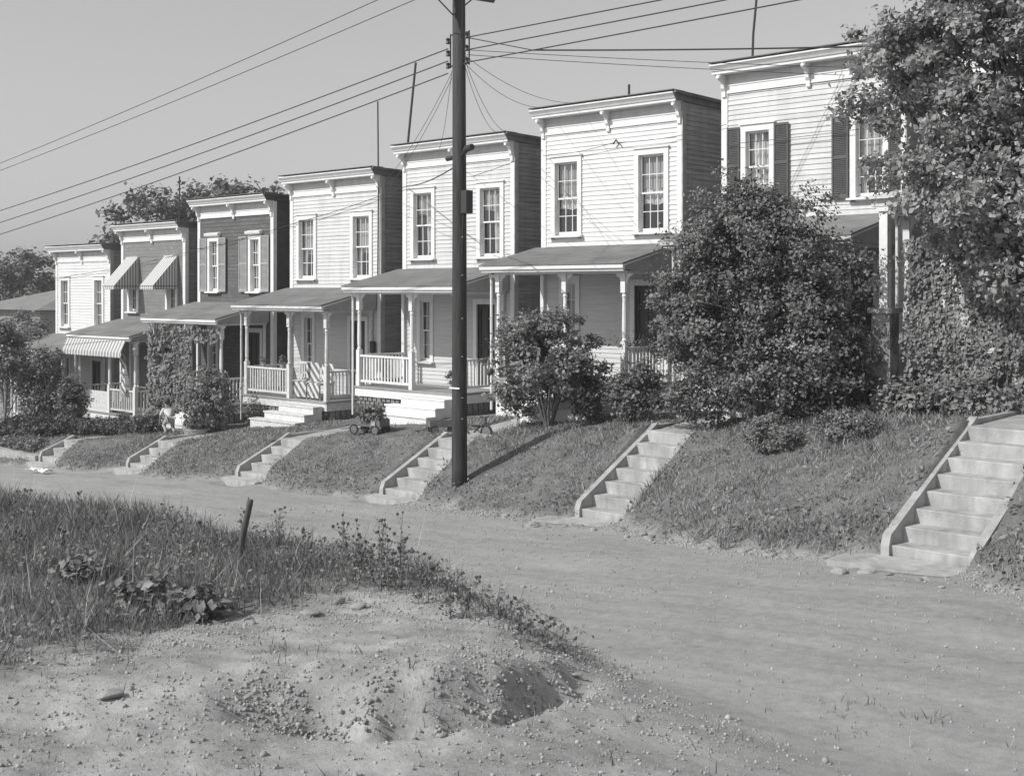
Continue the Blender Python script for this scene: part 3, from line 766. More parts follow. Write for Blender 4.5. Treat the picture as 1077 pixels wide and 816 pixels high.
HX = [-9.62, -14.5, -19.73, -24.83, -29.94, -35.0, -39.97, -44.95]
HG = [-1.88, -2.33, -2.78, -3.25, -3.765, -4.22, -4.87, -5.51]
SH1 = [[(.02, .28), (1.2, 1.52)], [(2.55, 2.82), (3.76, 4.06)]]
houses = []
houses.append(house(HX[0], HG[0], 'rightmost house, almost hidden behind the big leafy tree and ivy screen', 'clap_b', 'side', dict(curt=['full', 'lace'], rail=False, steps=False)))
houses.append(house(HX[1], HG[1], 'white clapboard house with dark louvred shutters behind the big dark bush', 'clap_b', 'side', dict(ups=[(.46, 1.28), (3.0, 3.82)], uz=(4.1, 5.85), shut='shut_d', shut_x=[[(.14, .45), (1.29, 1.63)], [(2.62, 2.98), (3.83, 4.05)]], curt=['full', 'shade'], roof='roof_b', basem='white', base='solid', ptrim='trim_old')))
houses.append(house(HX[2], HG[2], 'tall white clapboard house behind the round many-stemmed shrub', 'clap_a', 'side', dict(curt=['upper', 'upper'], base='solid', basem='white')))
houses.append(house(HX[3], HG[3], 'white clapboard house crossed by the utility pole, lace curtains upstairs', 'clap_b', 'side_b', dict(curt=['right', 'right'])))
houses.append(house(HX[4], HG[4], 'white clapboard house with patterned cloth and chairs on its porch', 'clap_b', 'side_b', dict(curt=['shade', 'shade'], low='clap_low', ptrim='trim_old', roof='roof')))
houses.append(house(HX[5], HG[5], 'dark shingled house with pale shutters and vine-covered porch', 'shingle_d', 'side_dark', dict(ups=[(.56, 1.26), (2.86, 3.56)], uz=(4.1, 5.95), hood=True, shut='shut_l', shut_x=[[(.16, .56), (1.26, 1.66)], [(2.4, 2.84), (3.58, 4.0)]], low='shingle_d', curt=['lace', 'lace'], rail=False, sidetrim='trim', roof='roof_b', fascia='side_dark')))
houses.append(house(HX[6], HG[6], 'grey shingled house with two striped window awnings and a striped porch valance', 'shingle_m', 'side_b', dict(ups=[(.42, 1.16), (2.95, 3.7)], low='shingle_m', curt=['halfdark', 'halfdark'], sidetrim='trim', steps=False, rail=False, roof='roof_b')))
houses.append(house(HX[7], HG[7], 'leftmost white clapboard house of the row, two bare tall windows', 'clap_a', 'side_b', dict(curt=['shade', 'shade'], ups=[(.3, 1.12), (2.9, 3.7)], steps=False, roof='roof_b')))

# awnings of the grey shingled house
r6 = houses[6]
for (a, b) in ((.38, 1.2), (2.9, 3.75)):
    mb = MB(); z1, z0, yo = 6.02, 5.02, -.98
    N = 12
    mb.quad((a, -.06, z1), (b, -.06, z1), (b, yo, z0), (a, yo, z0))
    for i in range(N):
        t0, t1 = a + (b - a) * i / N, a + (b - a) * (i + 1) / N; tm_ = (t0 + t1) / 2
        mb.quad((t0, yo, z0), (t1, yo, z0), (t1, yo - .005, z0 - .10), (tm_, yo - .005, z0 - .15), (t0, yo - .005, z0 - .10))
    aw = mb.build('awning', M['awn'], r6)
    for x in (a, b):
        ms = MB(); ms.quad((x, -.06, z1), (x, yo, z0), (x, -.06, z0))
        K = 8
        for i in range(K):
            t0, t1 = -.06 + (yo + .06) * i / K, -.06 + (yo + .06) * (i + 1) / K
            ms.quad((x, t0, z0), (x, t1, z0), (x, t1, z0 - .1), (x, (t0 + t1) / 2, z0 - .15), (x, t0, z0 - .1))
        ms.build('awning_side', M['awn_side'], aw)
    MB().tube([(a, -.05, z0 - .02), (a, yo, z0 - .02), (b, yo, z0 - .02), (b, -.05, z0 - .02)], .012, 5).build('awning_frame', M['iron'], aw)
# porch valance and panel of the same house
mb = MB(); N = 30; x0, x1 = -.15, 3.85
for i in range(N):
    t0, t1 = x0 + (x1 - x0) * i / N, x0 + (x1 - x0) * (i + 1) / N
    mb.quad((t0, -2.04, 3.2), (t1, -2.04, 3.2), (t1, -2.22, 2.82), (t0, -2.22, 2.82))
    mb.quad((t0, -2.22, 2.82), (t1, -2.22, 2.82), (t1, -2.225, 2.68), ((t0 + t1) / 2, -2.225, 2.64), (t0, -2.225, 2.68))
mb.build('porch_valance', M['valance'], r6)
MB().box(.12, 2.05, -1.68, -1.64, .72, 1.42).build('porch_panel', M['trim_old'], r6)
railing(r6, (2.2, -1.65), (3.72, -1.65), .72, M['trim_old'])
# hanging cloth at the post
N = 14; mb = MB()
for i in range(N):
    t = i / N; t2 = (i + 1) / N
    wv = lambda q: .1 + .05 * math.sin(q * 9)
    mb.quad((3.25 - wv(t), -1.8 + .04 * math.sin(t * 20), 2.9 - t * 1.5), (3.25 + wv(t), -1.78, 2.9 - t * 1.5), (3.25 + wv(t2), -1.78, 2.9 - t2 * 1.5), (3.25 - wv(t2), -1.8 + .04 * math.sin(t2 * 20), 2.9 - t2 * 1.5))
mb.build('porch_curtain', M['quilt'], r6)
# dark house: low picket rail in the right bay
railing(houses[5], (2.25, -1.65), (3.72, -1.65), .62, M['trim_old'], .8)
# mailbox on the clapboard house with the chairs
r4 = houses[4]
mb = MB(); mb.box(3.82, 3.98, -.14, -.06, 2.0, 2.28); mb.tube([(3.82, -.1, 2.28), (3.98, -.1, 2.28)], .045, 8); mb.build('mailbox', M['iron'], r4)
# iron and pipe masts on the roofs
def mast(h, x, y, z0, z1, lean=0, r=.022, kink=0):
    MB().tube([(x, y, z0), (x + kink, y, (z0 + z1) / 2), (x + lean, y, z1)], r, 6).build('roof_mast', M['iron'], h)
mast(houses[1], .35, .6, 7.1, 8.75, .12, .026, .03)
mast(houses[2], 1.9, 1.0, 7.1, 7.75, 0, .03)
mast(houses[4], 4.1, -.08, 3.9, 9.05, .0, .022, .03)
mast(houses[4], 4.24, .85, 4.5, 10.2, .42, .035)
mast(houses[6], 1.2, 1.6, 7.0, 9.0, 0, .03)
# masonry pier below the left post of the rightmost house
pp = at(931, 400, 19.62)
pr0 = empty('porch_pier', (pp.x, 19.62, -1.95), 'stained square masonry pier with flat cap left of the ivy', 'pier')
MB().box(-.17, .17, -.17, .17, -.3, 1.55).build('shaft', M['pierm'], pr0)
MB().box(-.22, .22, -.22, .22, 1.551, 1.64).build('cap', M['concrete'], pr0)
po = MB(); po.box(-.075, .075, -.075, .075, 1.641, 3.3); po.box(-.11, .11, -.11, .11, 3.301, 3.38); po.build('post', M['trim'], pr0)
# front beam of its porch, reaching to the right
mb = MB(); mb.box(-.2, 4.3, -.12, .1, 3.381, 3.52); mb.prism_x([(-.22, 3.521), (-.22, 3.56), (2.6, 3.95), (2.6, 3.9)], -.3, 4.4); mb.build('porch_eave', M['trim_old'], pr0)
# peeling second post
q = at(1070, 415, 19.7)
mb = MB(); mb.tube([(q.x, q.y, -2.05), (q.x + .01, q.y, -1.9), (q.x - .01, q.y, -1.2), (q.x + .01, q.y, -.2), (q.x, q.y, 1.44)], [.085, .05, .045, .04, .045], 7)
tag(mb.build('porch_post', M['trim_old'], None), 'thin peeling white porch post at the right edge beside the ivy', 'post')

# ------------------------------------------------------------------ picket fence between the two right houses
a = at(838, 420, 19.75); b = at(922, 420, 19.9)
fr = empty('picket_fence', (a.x, a.y, -2.2), 'low dark picket fence between big dark bush and masonry pier', 'fence')
mb = MB(); L = b.x - a.x
for i in range(int(L / .11)):
    x = i * .11; mb.prism_y([(x, -.1), (x + .05, -.1), (x + .05, 1.0), (x + .025, 1.06), (x, 1.0)], 0, .02)
mb.build('pickets', M['wood_w'], fr)
MB().box(-.02, L, .022, .06, .3, .37).box(-.02, L, .022, .06, .78, .85).build('rails', M['wood_w'], fr)

# ------------------------------------------------------------------ retaining wall at far left
a = at(-30, 490, 16.9); b = at(28, 490, 16.9)
wl = MB(); wl.box(a.x - 8, STAIRS[5][0] - .02, 16.55, 16.8, -7.5, -4.9)
tag(wl.build('retaining_wall', M['concrete']), 'low pale concrete retaining wall at far left beside smallest steps', 'wall')

# ------------------------------------------------------------------ utility pole
pb = Vector((-16.85, 16.62, 0)); pb.z = float(height(pb.x, pb.y, False)) 
pole = empty('utility_pole', pb, 'dark wooden utility pole standing on the grass bank', 'utility pole')
H = 6.9 - pb.z
MB().tube([(0, 0, -.5), (0, 0, .3), (.0, 0, H * .5), (-.02, 0, H)], [.16, .152, .138, .122], 16).build('shaft', M['pole'], pole, smooth=True)
def pl(px, py, dv=0): q = at(px, py, pb.y + dv); return q - pb
arm_z = pl(484, -5).z
ad = Vector((CV, -CU, 0)) * .8 + Vector((CU, CV, 0)) * .55; ad.normalize()
MB().tube([Vector((-.0, -.17, arm_z)) - ad * .95, Vector((0, -.17, arm_z)) + ad * .95], .06, 4).build('crossarm', M['wood_d'], pole)
for s_ in (-1, 1):
    MB().tube([Vector((0, -.17, arm_z - .42)), Vector((0, -.2, arm_z - .02)) + ad * .5 * s_], .014, 5).build('brace', M['iron'], pole)
for k, yy in enumerate((40, 53, 66)):
    for s_ in (-1, 1):
        c = Vector((s_ * .26, -.06, pl(484, yy + (2 if s_ < 0 else 0)).z))
        mb = MB(); mb.lathe(c.x, c.y, [(.02, c.z - .06), (.045, c.z - .05), (.03, c.z), (.045, c.z + .04), (.02, c.z + .06)], 10); mb.build('insulator', M['iron'], pole)
for s_ in (-1, 1):
    z0, z1 = pl(484, 70).z, pl(484, 34).z
    mb = MB(); mb.box(s_ * .26 - .01, s_ * .26 + .01, .0, .02, z0, z1)
    for z in (z0 + .03, z1 - .03): mb.box(min(s_ * .26, s_ * .12), max(s_ * .26, s_ * .12), -.01, .01, z - .012, z + .012)
    mb.build('rack', M['iron'], pole)
# lamp-like bracket and meter box lower down
zq = pl(484, 160).z
MB().tube([(.1, -.05, zq - .08), (.3, -.12, zq), (.42, -.15, zq + .02)], .03, 6).tube([(-.3, -.05, zq - .12), (-.1, -.05, zq - .1)], .05, 6).build('bracket_arm', M['iron'], pole)
MB().tube([(.26, -.11, zq - .02), (.38, -.16, zq + .03), (.55, -.2, zq + .04)], [.05, .07, .06], 10).build('cable_terminal', M['iron'], pole)
zb_, zt_ = pl(484, 225).z, pl(484, 201).z
MB().box(.14, .29, -.1, .08, zb_, zt_).build('meter_box', M['iron'], pole)
MB().tube([(.16, -.06, zb_), (.17, -.08, zb_ - .25), (.15, -.08, zb_ - .8)], .012, 5).build('conduit', M['iron'], pole)
for k, yy in enumerate((250, 290, 335, 375, 418, 440)):
    z = pl(484, yy).z
    MB().tube([(.12, -.06, z), (.2, -.1, z + .01)], .01, 5).build('pole_step', M['glassins'], pole)
MB().box(-.13, .15, -.155, -.14, pl(484, 407).z - .03, pl(484, 407).z).build('pole_tag', M['trim'], pole)

# ------------------------------------------------------------------ wires
def wire(name, p0, p1, sag, r, label):
    p0, p1 = Vector(p0), Vector(p1); N = 24
    pts = [p0.lerp(p1, i / N) - Vector((0, 0, sag * 4 * (i / N) * (1 - i / N))) for i in range(N + 1)]
    tag(MB().tube(pts, r * .8, 5).build(name, M['wire'], None), label, 'wire', 'wires from the utility pole')
PV = pb.y
def pw(dx, py): q = at(484, py, PV); return Vector((pb.x + dx, PV - .06, q.z))
lw_ = [(58, 218, 'upper'), (68, 230, 'middle'), (78, 242, 'lower')]
for k, (yl, y0, nm) in enumerate(lw_):
    wire('power_line', pw(-.26, [42, 55, 68][k] + 8), at(-90, y0 + (y0 - yl) * .185 + 2, PV), .15, .016, f'{nm} of the three thick wires from pole to left edge')
tipL = Vector((pb.x, pb.y - .17, pb.z + arm_z)) - ad * .9
wire('overhead_wire', tipL + Vector((0, 0, .06)), at(-90, 207, PV), .12, .011, 'higher of two thin wires sloping across the sky at top left')
wire('overhead_wire', tipL + ad * .62 + Vector((0, 0, .06)), at(-90, 213, PV), .12, .011, 'lower of two thin wires sloping across the sky at top left')
for k, (x, y, nm) in enumerate(((705, 0, 'steepest'), (770, 0, 'middle'), (845, 0, 'flattest'))):
    y1 = [42, 55, 68][k]; sl = (y1 - y) / (x - 498)
    wire('power_line', pw(.26, y1), at(1300, y1 - sl * (1300 - 498), PV), .02, .016, f'{nm} of three wires rising from pole to the top right')
wire('cable', pw(.26, 42), at(560, 53, PV + .3), .0, .012, 'short lead from upper insulator to the thick dark cable')
wire('cable', at(560, 53, PV + .3), at(1180, 40, PV + 4.5), .06, .02, 'thick dark twisted cable running right above the shuttered house')
wire('overhead_wire', pw(.26, 55), at(1000, 74, 24), .05, .008, 'thin wire running right above the tall white house cornice')
wire('overhead_wire', pw(.26, 60), at(1000, 83, 24), .05, .008, 'lowest thin wire running right behind the tall white house')
def corner(h, dx, dz=6.9, dy=-.1): return Vector((HX[h] + dx, 22.35 + dy, HG[h] + dz))
drops = [(2, .2, 7.25, 68, 'drop wire from pole to left end of the tall white house'),
         (2, 1.2, 7.25, 60, 'drop wire from pole to middle of tall white house cornice'),
         (3, 3.6, 7.25, 70, 'right drop wire to the house crossed by the pole'),
         (3, 3.9, 7.25, 64, 'far right drop wire to the house crossed by the pole'),
         (3, 1.5, 7.0, 74, 'left drop wire to the house crossed by the pole'),
         (4, 4.1, 6.6, 76, 'drop wire from pole to right corner of the house with patterned cloth'),
         (4, 4.1, 6.3, 82, 'second drop wire to right corner of house with patterned cloth')]
for (h, dx, dz, yy, lb) in drops:
    wire('drop_wire', pw(.2 if h == 2 else (-.15 if dx < 3 or h == 4 else .2), yy), corner(h, dx, dz), .25, .007, lb)
pts = [at(474, 179, PV), at(426, 196, 22.2), at(305, 236, 22.2), at(290, 240, 22.2)]
wire('service_cable', at(476, 177, PV), at(427, 196, 22.25), .08, .018, 'thick service cable from pole down to left corner of the crossed house')
wire('service_cable', at(427, 196, 22.25), at(306, 236, 22.25), .05, .012, 'cable crossing the front of the patterned-cloth house')
wire('service_cable', at(306, 236, 22.25), at(208, 262, 22.25), .05, .010, 'cable crossing front of the dark shingled house')
wire('service_cable', at(208, 262, 22.25), at(128, 281, 22.25), .04, .009, 'cable crossing front of the awning house')
wire('service_cable', at(128, 281, 22.25), at(-40, 303, 22.25), .1, .009, 'thin cable crossing the leftmost white house')
wire('service_cable', at(496, 186, PV), at(571, 158, 22.2), .02, .008, 'thin wire from pole right to corner of tall white house')
wire('service_cable', at(571, 164, 22.25), at(646, 150, 22.2), .06, .008, 'thin wire on tall white house left of its small insulator')
wire('service_cable', at(650, 150, 22.2), at(764, 131, 22.25), .08, .008, 'thin wire on tall white house right of its small insulator')
wire('service_cable', at(764, 152, 22.2), at(960, 128, 22.2), .03, .008, 'thin wire crossing the upper front of the dark-shuttered house')
mb = MB(); c = at(648, 150, 22.25); mb.tube([c - Vector((.09, 0, .03)), c + Vector((0, 0, .06)), c + Vector((.09, 0, -.05))], .02, 6)
mb.build('wall_insulator', M['iron'], houses[2]); bpy.data.objects['wall_insulator'].location = -Vector(houses[2].location)

# ------------------------------------------------------------------ plants
def plant(name, label, cat, base, blobs, ncl, per, cs, leaf, lm, trunk_top=None, r0=.05, bark='bark', nl=14, stems=1, shell=.45, small=False, group=None, up=.5, wild=0, clump=None):
    base = Vector(base)
    root = empty(name, base, label, cat, group)
    c, cen = crown('foliage', blobs, ncl, per, cs, leaf, lm, root, None, shell, up, small, wild, clump)
    limbs('trunk' if stems == 1 else 'stems', (0, 0, 0), cen, r0, M[bark], root, None, nl, trunk_top, stems=stems)
    return root
def gz(x, y): return float(height(x, y, False))
def P(px, V): q = at(px, 400, V); return Vector((q.x, V, gz(q.x, V)))

# many-stemmed shrub in front of the tall white house
b = P(577, 19.2)
plant('shrub', 'round many-stemmed shrub with bare stems before the tall white house', 'shrub', b,
      [(0, 0, 1.45, 1.1, .8, .8), (-.1, 0, 1.9, .7, .6, .45), (-.75, -.1, 1.0, .5, .5, .65), (.65, 0, 1.1, .6, .6, .6), (-.1, 0, 2.1, .6, .5, .35), (-.75, -.3, .5, .5, .4, .4), (.9, 0, 1.5, .35, .4, .5), (-1.0, 0, 1.6, .35, .4, .4)], 400, 50, .18, .088, L_SHRUB, (0, 0, 1.0), .026, nl=40, stems=8, shell=.3, wild=.05, clump=(150, .16), group='shrubs in front of the houses')
b = P(620, 19.3)
plant('shrub', 'small dark rounded shrub right of the many-stemmed shrub', 'shrub', b, [(0, 0, .55, .32, .3, .42)], 50, 60, .16, .07, L_DARK, (0, 0, .4), .03, group='shrubs in front of the houses')
b = P(663, 19.2)
plant('shrub', 'loose low shrub against the white porch left of the big dark bush', 'shrub', b, [(0, 0, .55, .5, .35, .5), (.35, 0, .9, .3, .3, .4)], 80, 60, .2, .075, L_BUSH, (0, 0, .5), .02, stems=4, group='shrubs in front of the houses')
# big dark bush
b = P(797, 18.95)
plant('large_bush', 'very large dark bush hiding the porch of the shuttered house', 'bush', b,
      [(0, 0, 1.7, 1.45, .95, 1.4), (-.9, -.1, 1.7, .75, .7, 1.4), (.85, -.1, 1.35, .8, .7, 1.2), (.25, 0, 3.2, .8, .6, .75), (-.55, 0, 2.9, .6, .5, .7), (1.25, 0, 1.7, .55, .5, .8), (0, -.3, .6, 1.7, .7, .55), (.0, 0, 4.1, .3, .3, .5), (-.1, 0, 3.9, .5, .4, .4), (.1, 0, 3.6, .8, .5, .5), (-1.15, 0, 2.7, .6, .6, .7), (-1.6, 0, 1.7, .6, .5, 1.0), (-1.5, 0, 2.5, .45, .45, .5), (1.35, 0, 2.5, .5, .5, .6), (.05, 0, 4.35, .28, .28, .35), (.9, 0, 3.05, .55, .5, .6), (0, 0, 3.8, .5, .4, .35), (-.6, 0, 3.4, .5, .4, .5)],
      1350, 80, .23, .072, L_BUSH, (0, 0, 1.4), .05, nl=50, stems=5, shell=.35, wild=.15, clump=(260, .22), group='shrubs in front of the houses')
b = P(880, 19.0)
plant('shrub', 'leafy shrub between big dark bush and masonry pier', 'shrub', b, [(0, .1, .9, .5, .35, .75), (.1, 0, 1.5, .4, .3, .4)], 70, 60, .25, .075, L_DARK, (0, 0, .6), .03, stems=4, group='shrubs in front of the houses')
# big tree at right
b = P(1112, 18.6)
plant('broadleaf_tree', 'big broadleaf tree overhanging the top right corner', 'tree', b,
      [(-1.4, -.2, 2.7, 1.2, .6, .75), (-.3, -.3, 2.4, 1.3, .7, .8), (-2.0, 0, 5.9, .9, .8, .7), (-1.7, -.2, 7.0, .9, .9, 1.0), (-2.9, -.1, 5.2, .6, .3, .2), (-3.6, -.1, 5.15, .5, .25, .12), (-3.0, -.1, 5.0, .7, .35, .25), (-1.5, -.2, 3.6, .6, .6, .6), (.3, 0, 6.4, 2.7, 2.0, 1.9), (-1.1, -.2, 4.9, 1.15, 1.1, .9), (-.7, -.4, 3.7, 1.5, 1.2, .8), (.9, -.3, 3.9, 1.6, 1.2, 1.1), (-1.3, 0, 6.6, 1.2, 1.0, 1.3), (0, .2, 8.2, 2.0, 1.6, 1.1), (-.1, -.5, 2.7, 1.0, .7, .55), (-.5, 0, 5.2, 1.6, 1.3, 1.1)],
      1300, 85, .27, .1, L_TREE, (.1, 0, 4.2), .13, nl=60, shell=.35, wild=.08, clump=(200, .25))
# ivy screen of the rightmost porch
def ivy(label, rects, nleaf, leaf, lm, name='climbing_ivy'):
    """rects: (x0,x1,y,z0,z1) vertical sheets of leaves with depth"""
    x0, x1, y, z0, z1 = rects[0]
    root = empty(name, ((x0 + x1) / 2, y, z0), label, 'ivy')
    o = Vector(root.location); ps = []
    for (a, b_, yy, c, d) in rects:
        k = int(nleaf * (b_ - a) * (d - c))
        x = a + (b_ - a) * rng.random(k); z = c + (d - c) * rng.random(k)
        nz = fbm(x * 2.2, z * 2.2, 41) * 2
        keep = (nz > -.55) | (rng.random(k) < .6)
        yv = yy - .14 * np.maximum(nz, -.4) * 2 - rng.random(k) * .12
        ed = np.minimum(np.minimum(x - a, b_ - x), d - z)
        keep &= ed > rng.random(k) * .15 + fbm(x * 3, z * 3, 5) * .3
        ps.append(np.stack([x, yv, z], -1)[keep])
    p_ = np.concatenate(ps) - np.array(o)
    nrm = np.stack([rng.normal(0, .4, len(p_)), np.full(len(p_), -1.0), rng.normal(.45, .4, len(p_))], -1)
    V, Fc = scatter(LEAF_V, LEAF_F, p_, frame_mats(nrm, rng.normal(3.14, .7, len(p_))), leaf * (.6 + .6 * rng.random(len(p_))))
    np_mesh('foliage', V, Fc, lm, root)
    mb = MB()
    for i in range(10):
        (a, b_, yy, c, d) = random.choice(rects); x = random.uniform(a, b_) - o.x
        mb.tube([(x, yy - o.y, c - o.z - .1), (x + random.uniform(-.2, .2), yy - o.y, (c + d) / 2 - o.z), (x + random.uniform(-.4, .4), yy - o.y, d - o.z)], .012, 5)
    mb.build('vine_stems', M['bark'], root)
    return root
xa, xb2 = at(948, 300, 19.55).x, at(1085, 300, 19.55).x
ivy('dense ivy screen covering the porch under the big tree', [(xa, xb2, 19.6, -2.05, .9), (xa + .5, xb2, 19.5, .8, 1.4)], 900, .095, L_IVY)
for (px, V, s, lb) in ((965, 19.0, .5, 'left of two pale leafy shrubs at the foot of the ivy'), (1035, 18.9, .5, 'right of two pale leafy shrubs at the foot of the ivy')):
    b = P(px, V)
    plant('low_shrub', lb, 'shrub', b, [(0, 0, .2, .75, .35, .3), (-.3, 0, .25, .35, .3, .25)], 70, 60, .16, .085, L_PALE, (0, 0, .2), .02, group='low plants')
# shrubs on the bank
for (px, V, rx, rz, lm, lb) in ((815, 17.6, .52, .33, L_SHRUB, 'low rounded shrub on the bank below the big dark bush'),
                               (893, 17.7, .6, .26, L_SHRUB, 'low weedy clump on the bank right of the low rounded shrub')):
    b = P(px, V)
    plant('low_shrub', lb, 'shrub', b, [(0, 0, rz * .7, rx, .4, rz)], 90, 60, .12, .05, lm, (0, 0, .2), .015, stems=4, small=True, group='low plants')
# vine over the dark house porch
h5x, h5g = HX[5], HG[5]
ivy('thick leafy vine over the porch of the dark shingled house', [(h5x - .15, h5x + 2.35, 20.5, h5g - .1, h5g + 3.15), (h5x + 2.3, h5x + 3.95, 20.5, h5g + 2.6, h5g + 3.15), (h5x + 2.2, h5x + 2.6, 20.45, h5g + .4, h5g + 2.7)], 360, .14, L_IVY, 'climbing_vine')
b = P(220, 19.3)
plant('shrub', 'broad shrub before the right bay of the dark shingled house', 'shrub', b, [(0, 0, .9, .75, .6, .85), (-.5, 0, .6, .5, .5, .5)], 120, 60, .24, .1, L_SHRUB, (0, 0, .5), .03, stems=4, group='shrubs in front of the houses')
b = P(77, 19.0)
plant('shrub', 'upright dark shrub before the leftmost house and awning house', 'shrub', b, [(0, 0, .9, .4, .4, .85), (-.2, 0, 1.5, .3, .3, .4)], 90, 60, .24, .1, L_BUSH, (0, 0, .5), .03, stems=3, group='shrubs in front of the houses')
def hedge(label, p0, p1, r, h, lm, leaf=.08):
    p0, p1 = Vector(p0), Vector(p1); c = (p0 + p1) / 2; n_ = max(3, int((p1 - p0).length / .5))
    bl = []
    for i in range(n_ + 1):
        q = p0.lerp(p1, i / n_) - c; bl.append((q.x, q.y, q.z + h * .5, .42, r, h * .55 * random.uniform(.85, 1.1)))
    root = empty('hedge', c, label, 'hedge', 'low hedges')
    f_, cen = crown('foliage', bl, n_ * 26, 50, .16, leaf, lm, root, None, .4, .5, True)
    mb = MB()
    for i in range(n_): q = p0.lerp(p1, (i + .5) / n_) - c; mb.tube([(q.x, q.y, q.z - .1), (q.x + .05, q.y, q.z + h * .6)], .015, 5)
    mb.build('stems', M['bark'], root)
hedge('low dark hedge along the yard before the awning house', P(88, 18.8), P(162, 18.8), .35, .55, L_DARK)
hedge('low hedge at far left above the smallest steps', P(-10, 18.2), P(58, 18.6), .4, .75, L_DARK)
hedge('leafy ground plants on top of the far left retaining wall', P(-20, 17.1), P(36, 17.0), .3, .4, L_SHRUB)
b = P(6, 18.9)
plant('small_tree', 'small tree with thin pale trunk at the left edge', 'tree', b, [(-.4, 0, 3.0, 1.1, .9, 1.0), (.5, 0, 2.7, .5, .5, .5), (-.8, 0, 3.4, 1, .9, .9)], 150, 60, .32, .13, L_SHRUB, (0, 0, 2.2), .06, 'bark_l')
b = P(46, 19.6)
plant('shrub', 'tall pale-leaved shrub with hanging leaves beside the leftmost porch', 'shrub', b, [(-.3, 0, 1.1, .55, .5, .9), (.2, 0, 2.7, .7, .4, .4), (-.6, 0, 1.8, .5, .5, .7)], 190, 60, .3, .11, L_IVY, (0, 0, 1.2), .04, stems=3, group='shrubs in front of the houses')
b = P(38, 21.5)
plant('shrub', 'tall leafy tree-like shrub left of the leftmost house', 'shrub', b, [(-.2, 0, 2.3, .9, .8, 1.9), (-.8, 0, 3.2, .9, .7, 1.1)], 260, 60, .32, .12, L_SHRUB, (0, 0, 1.6), .05, group='shrubs in front of the houses')
b = P(22, 23.5)
plant('shrub', 'tall spreading shrub hiding the wall of the far bungalow', 'shrub', b, [(0, 0, 3.0, 1.4, .8, 2.3), (1.2, 0, 2.9, 1.0, .7, 2.2), (-1.3, 0, 3.0, 1.0, .7, 2.0)], 330, 60, .32, .13, L_SHRUB, (0, 0, 1.6), .05, group='shrubs in front of the houses')
# background trees
def far_tree(label, px, ytop, V, blobs, lm=L_FAR, leaf=.42, n=190, per=60, cs=1.1):
    q = at(px, ytop, V); g_ = gz(q.x, V); hh = q.z - g_
    bl = [(a * hh, b_ * hh, c * hh, d * hh, e * hh, f_ * hh) for (a, b_, c, d, e, f_) in blobs]
    plant('distant_tree', label, 'tree', (q.x, V, g_), bl, n, per, cs, leaf, lm, (0, 0, hh * .5), .2, nl=12, shell=.55, small=True, group='trees behind the houses')
B1 = [(0, 0, .74, .26, .24, .24), (-.2, 0, .6, .2, .2, .2), (.2, 0, .6, .22, .2, .2)]
far_tree('round leafy tree rising behind the awning house', 165, 196, 44, B1, leaf=.38, cs=.9)
far_tree('wide leafy tree rising behind the dark shingled house', 243, 186, 48, [(0, 0, .78, .3, .24, .2), (.3, 0, .66, .24, .2, .16), (-.28, 0, .66, .22, .2, .18)], leaf=.4, cs=.9)
far_tree('dark tree left of the leftmost house', 25, 258, 40, [(0, 0, .7, .25, .22, .28), (-.22, 0, .6, .2, .2, .25), (.18, 0, .5, .18, .2, .25)], L_BUSH, .35, 220, 60, .8)
far_tree('lower dark tree at the left edge behind the far bungalow', -12, 272, 46, B1, L_BUSH, .4, 190, 60, .9)
far_tree('leafy tree in the gap beside the leftmost house', 55, 330, 36, [(0, 0, .6, .4, .3, .38)], L_BUSH, .3, 120, 60, .6)

# far bungalow at the left edge
q0 = at(38, 322, 27); 
fb = empty('bungalow', (q0.x - 4, 29, gz(q0.x, 29)), 'distant low house with grey hip roof at the left edge', 'house')
ez = q0.z - fb.location.z - .2
MB().box(-4, 3.6, -1.6, 5, -.5, ez).build('wall', M['far_wall'], fb)
mb = MB(); a = (-4.4, -2, ez); b_ = (4.0, -2, ez); c = (4.0, 5.4, ez); d = (-4.4, 5.4, ez); r1 = (-1.2, 1.7, ez + 1.0); r2 = (.5, 1.7, ez + 1.0)
mb.quad(a, b_, r2, r1); mb.quad(b_, c, r2); mb.quad(c, d, r1, r2); mb.quad(d, a, r1); mb.quad(d, c, b_, a); mb.build('roof', M['far_roof'], fb)
wn = MB().box(1.5, 2.5, -1.63, -1.6, ez - 1.9, ez - .6).build('window', M['trim'], fb); MB().box(1.6, 2.4, -1.65, -1.631, ez - 1.8, ez - .7).build('pane', M['room'], wn)

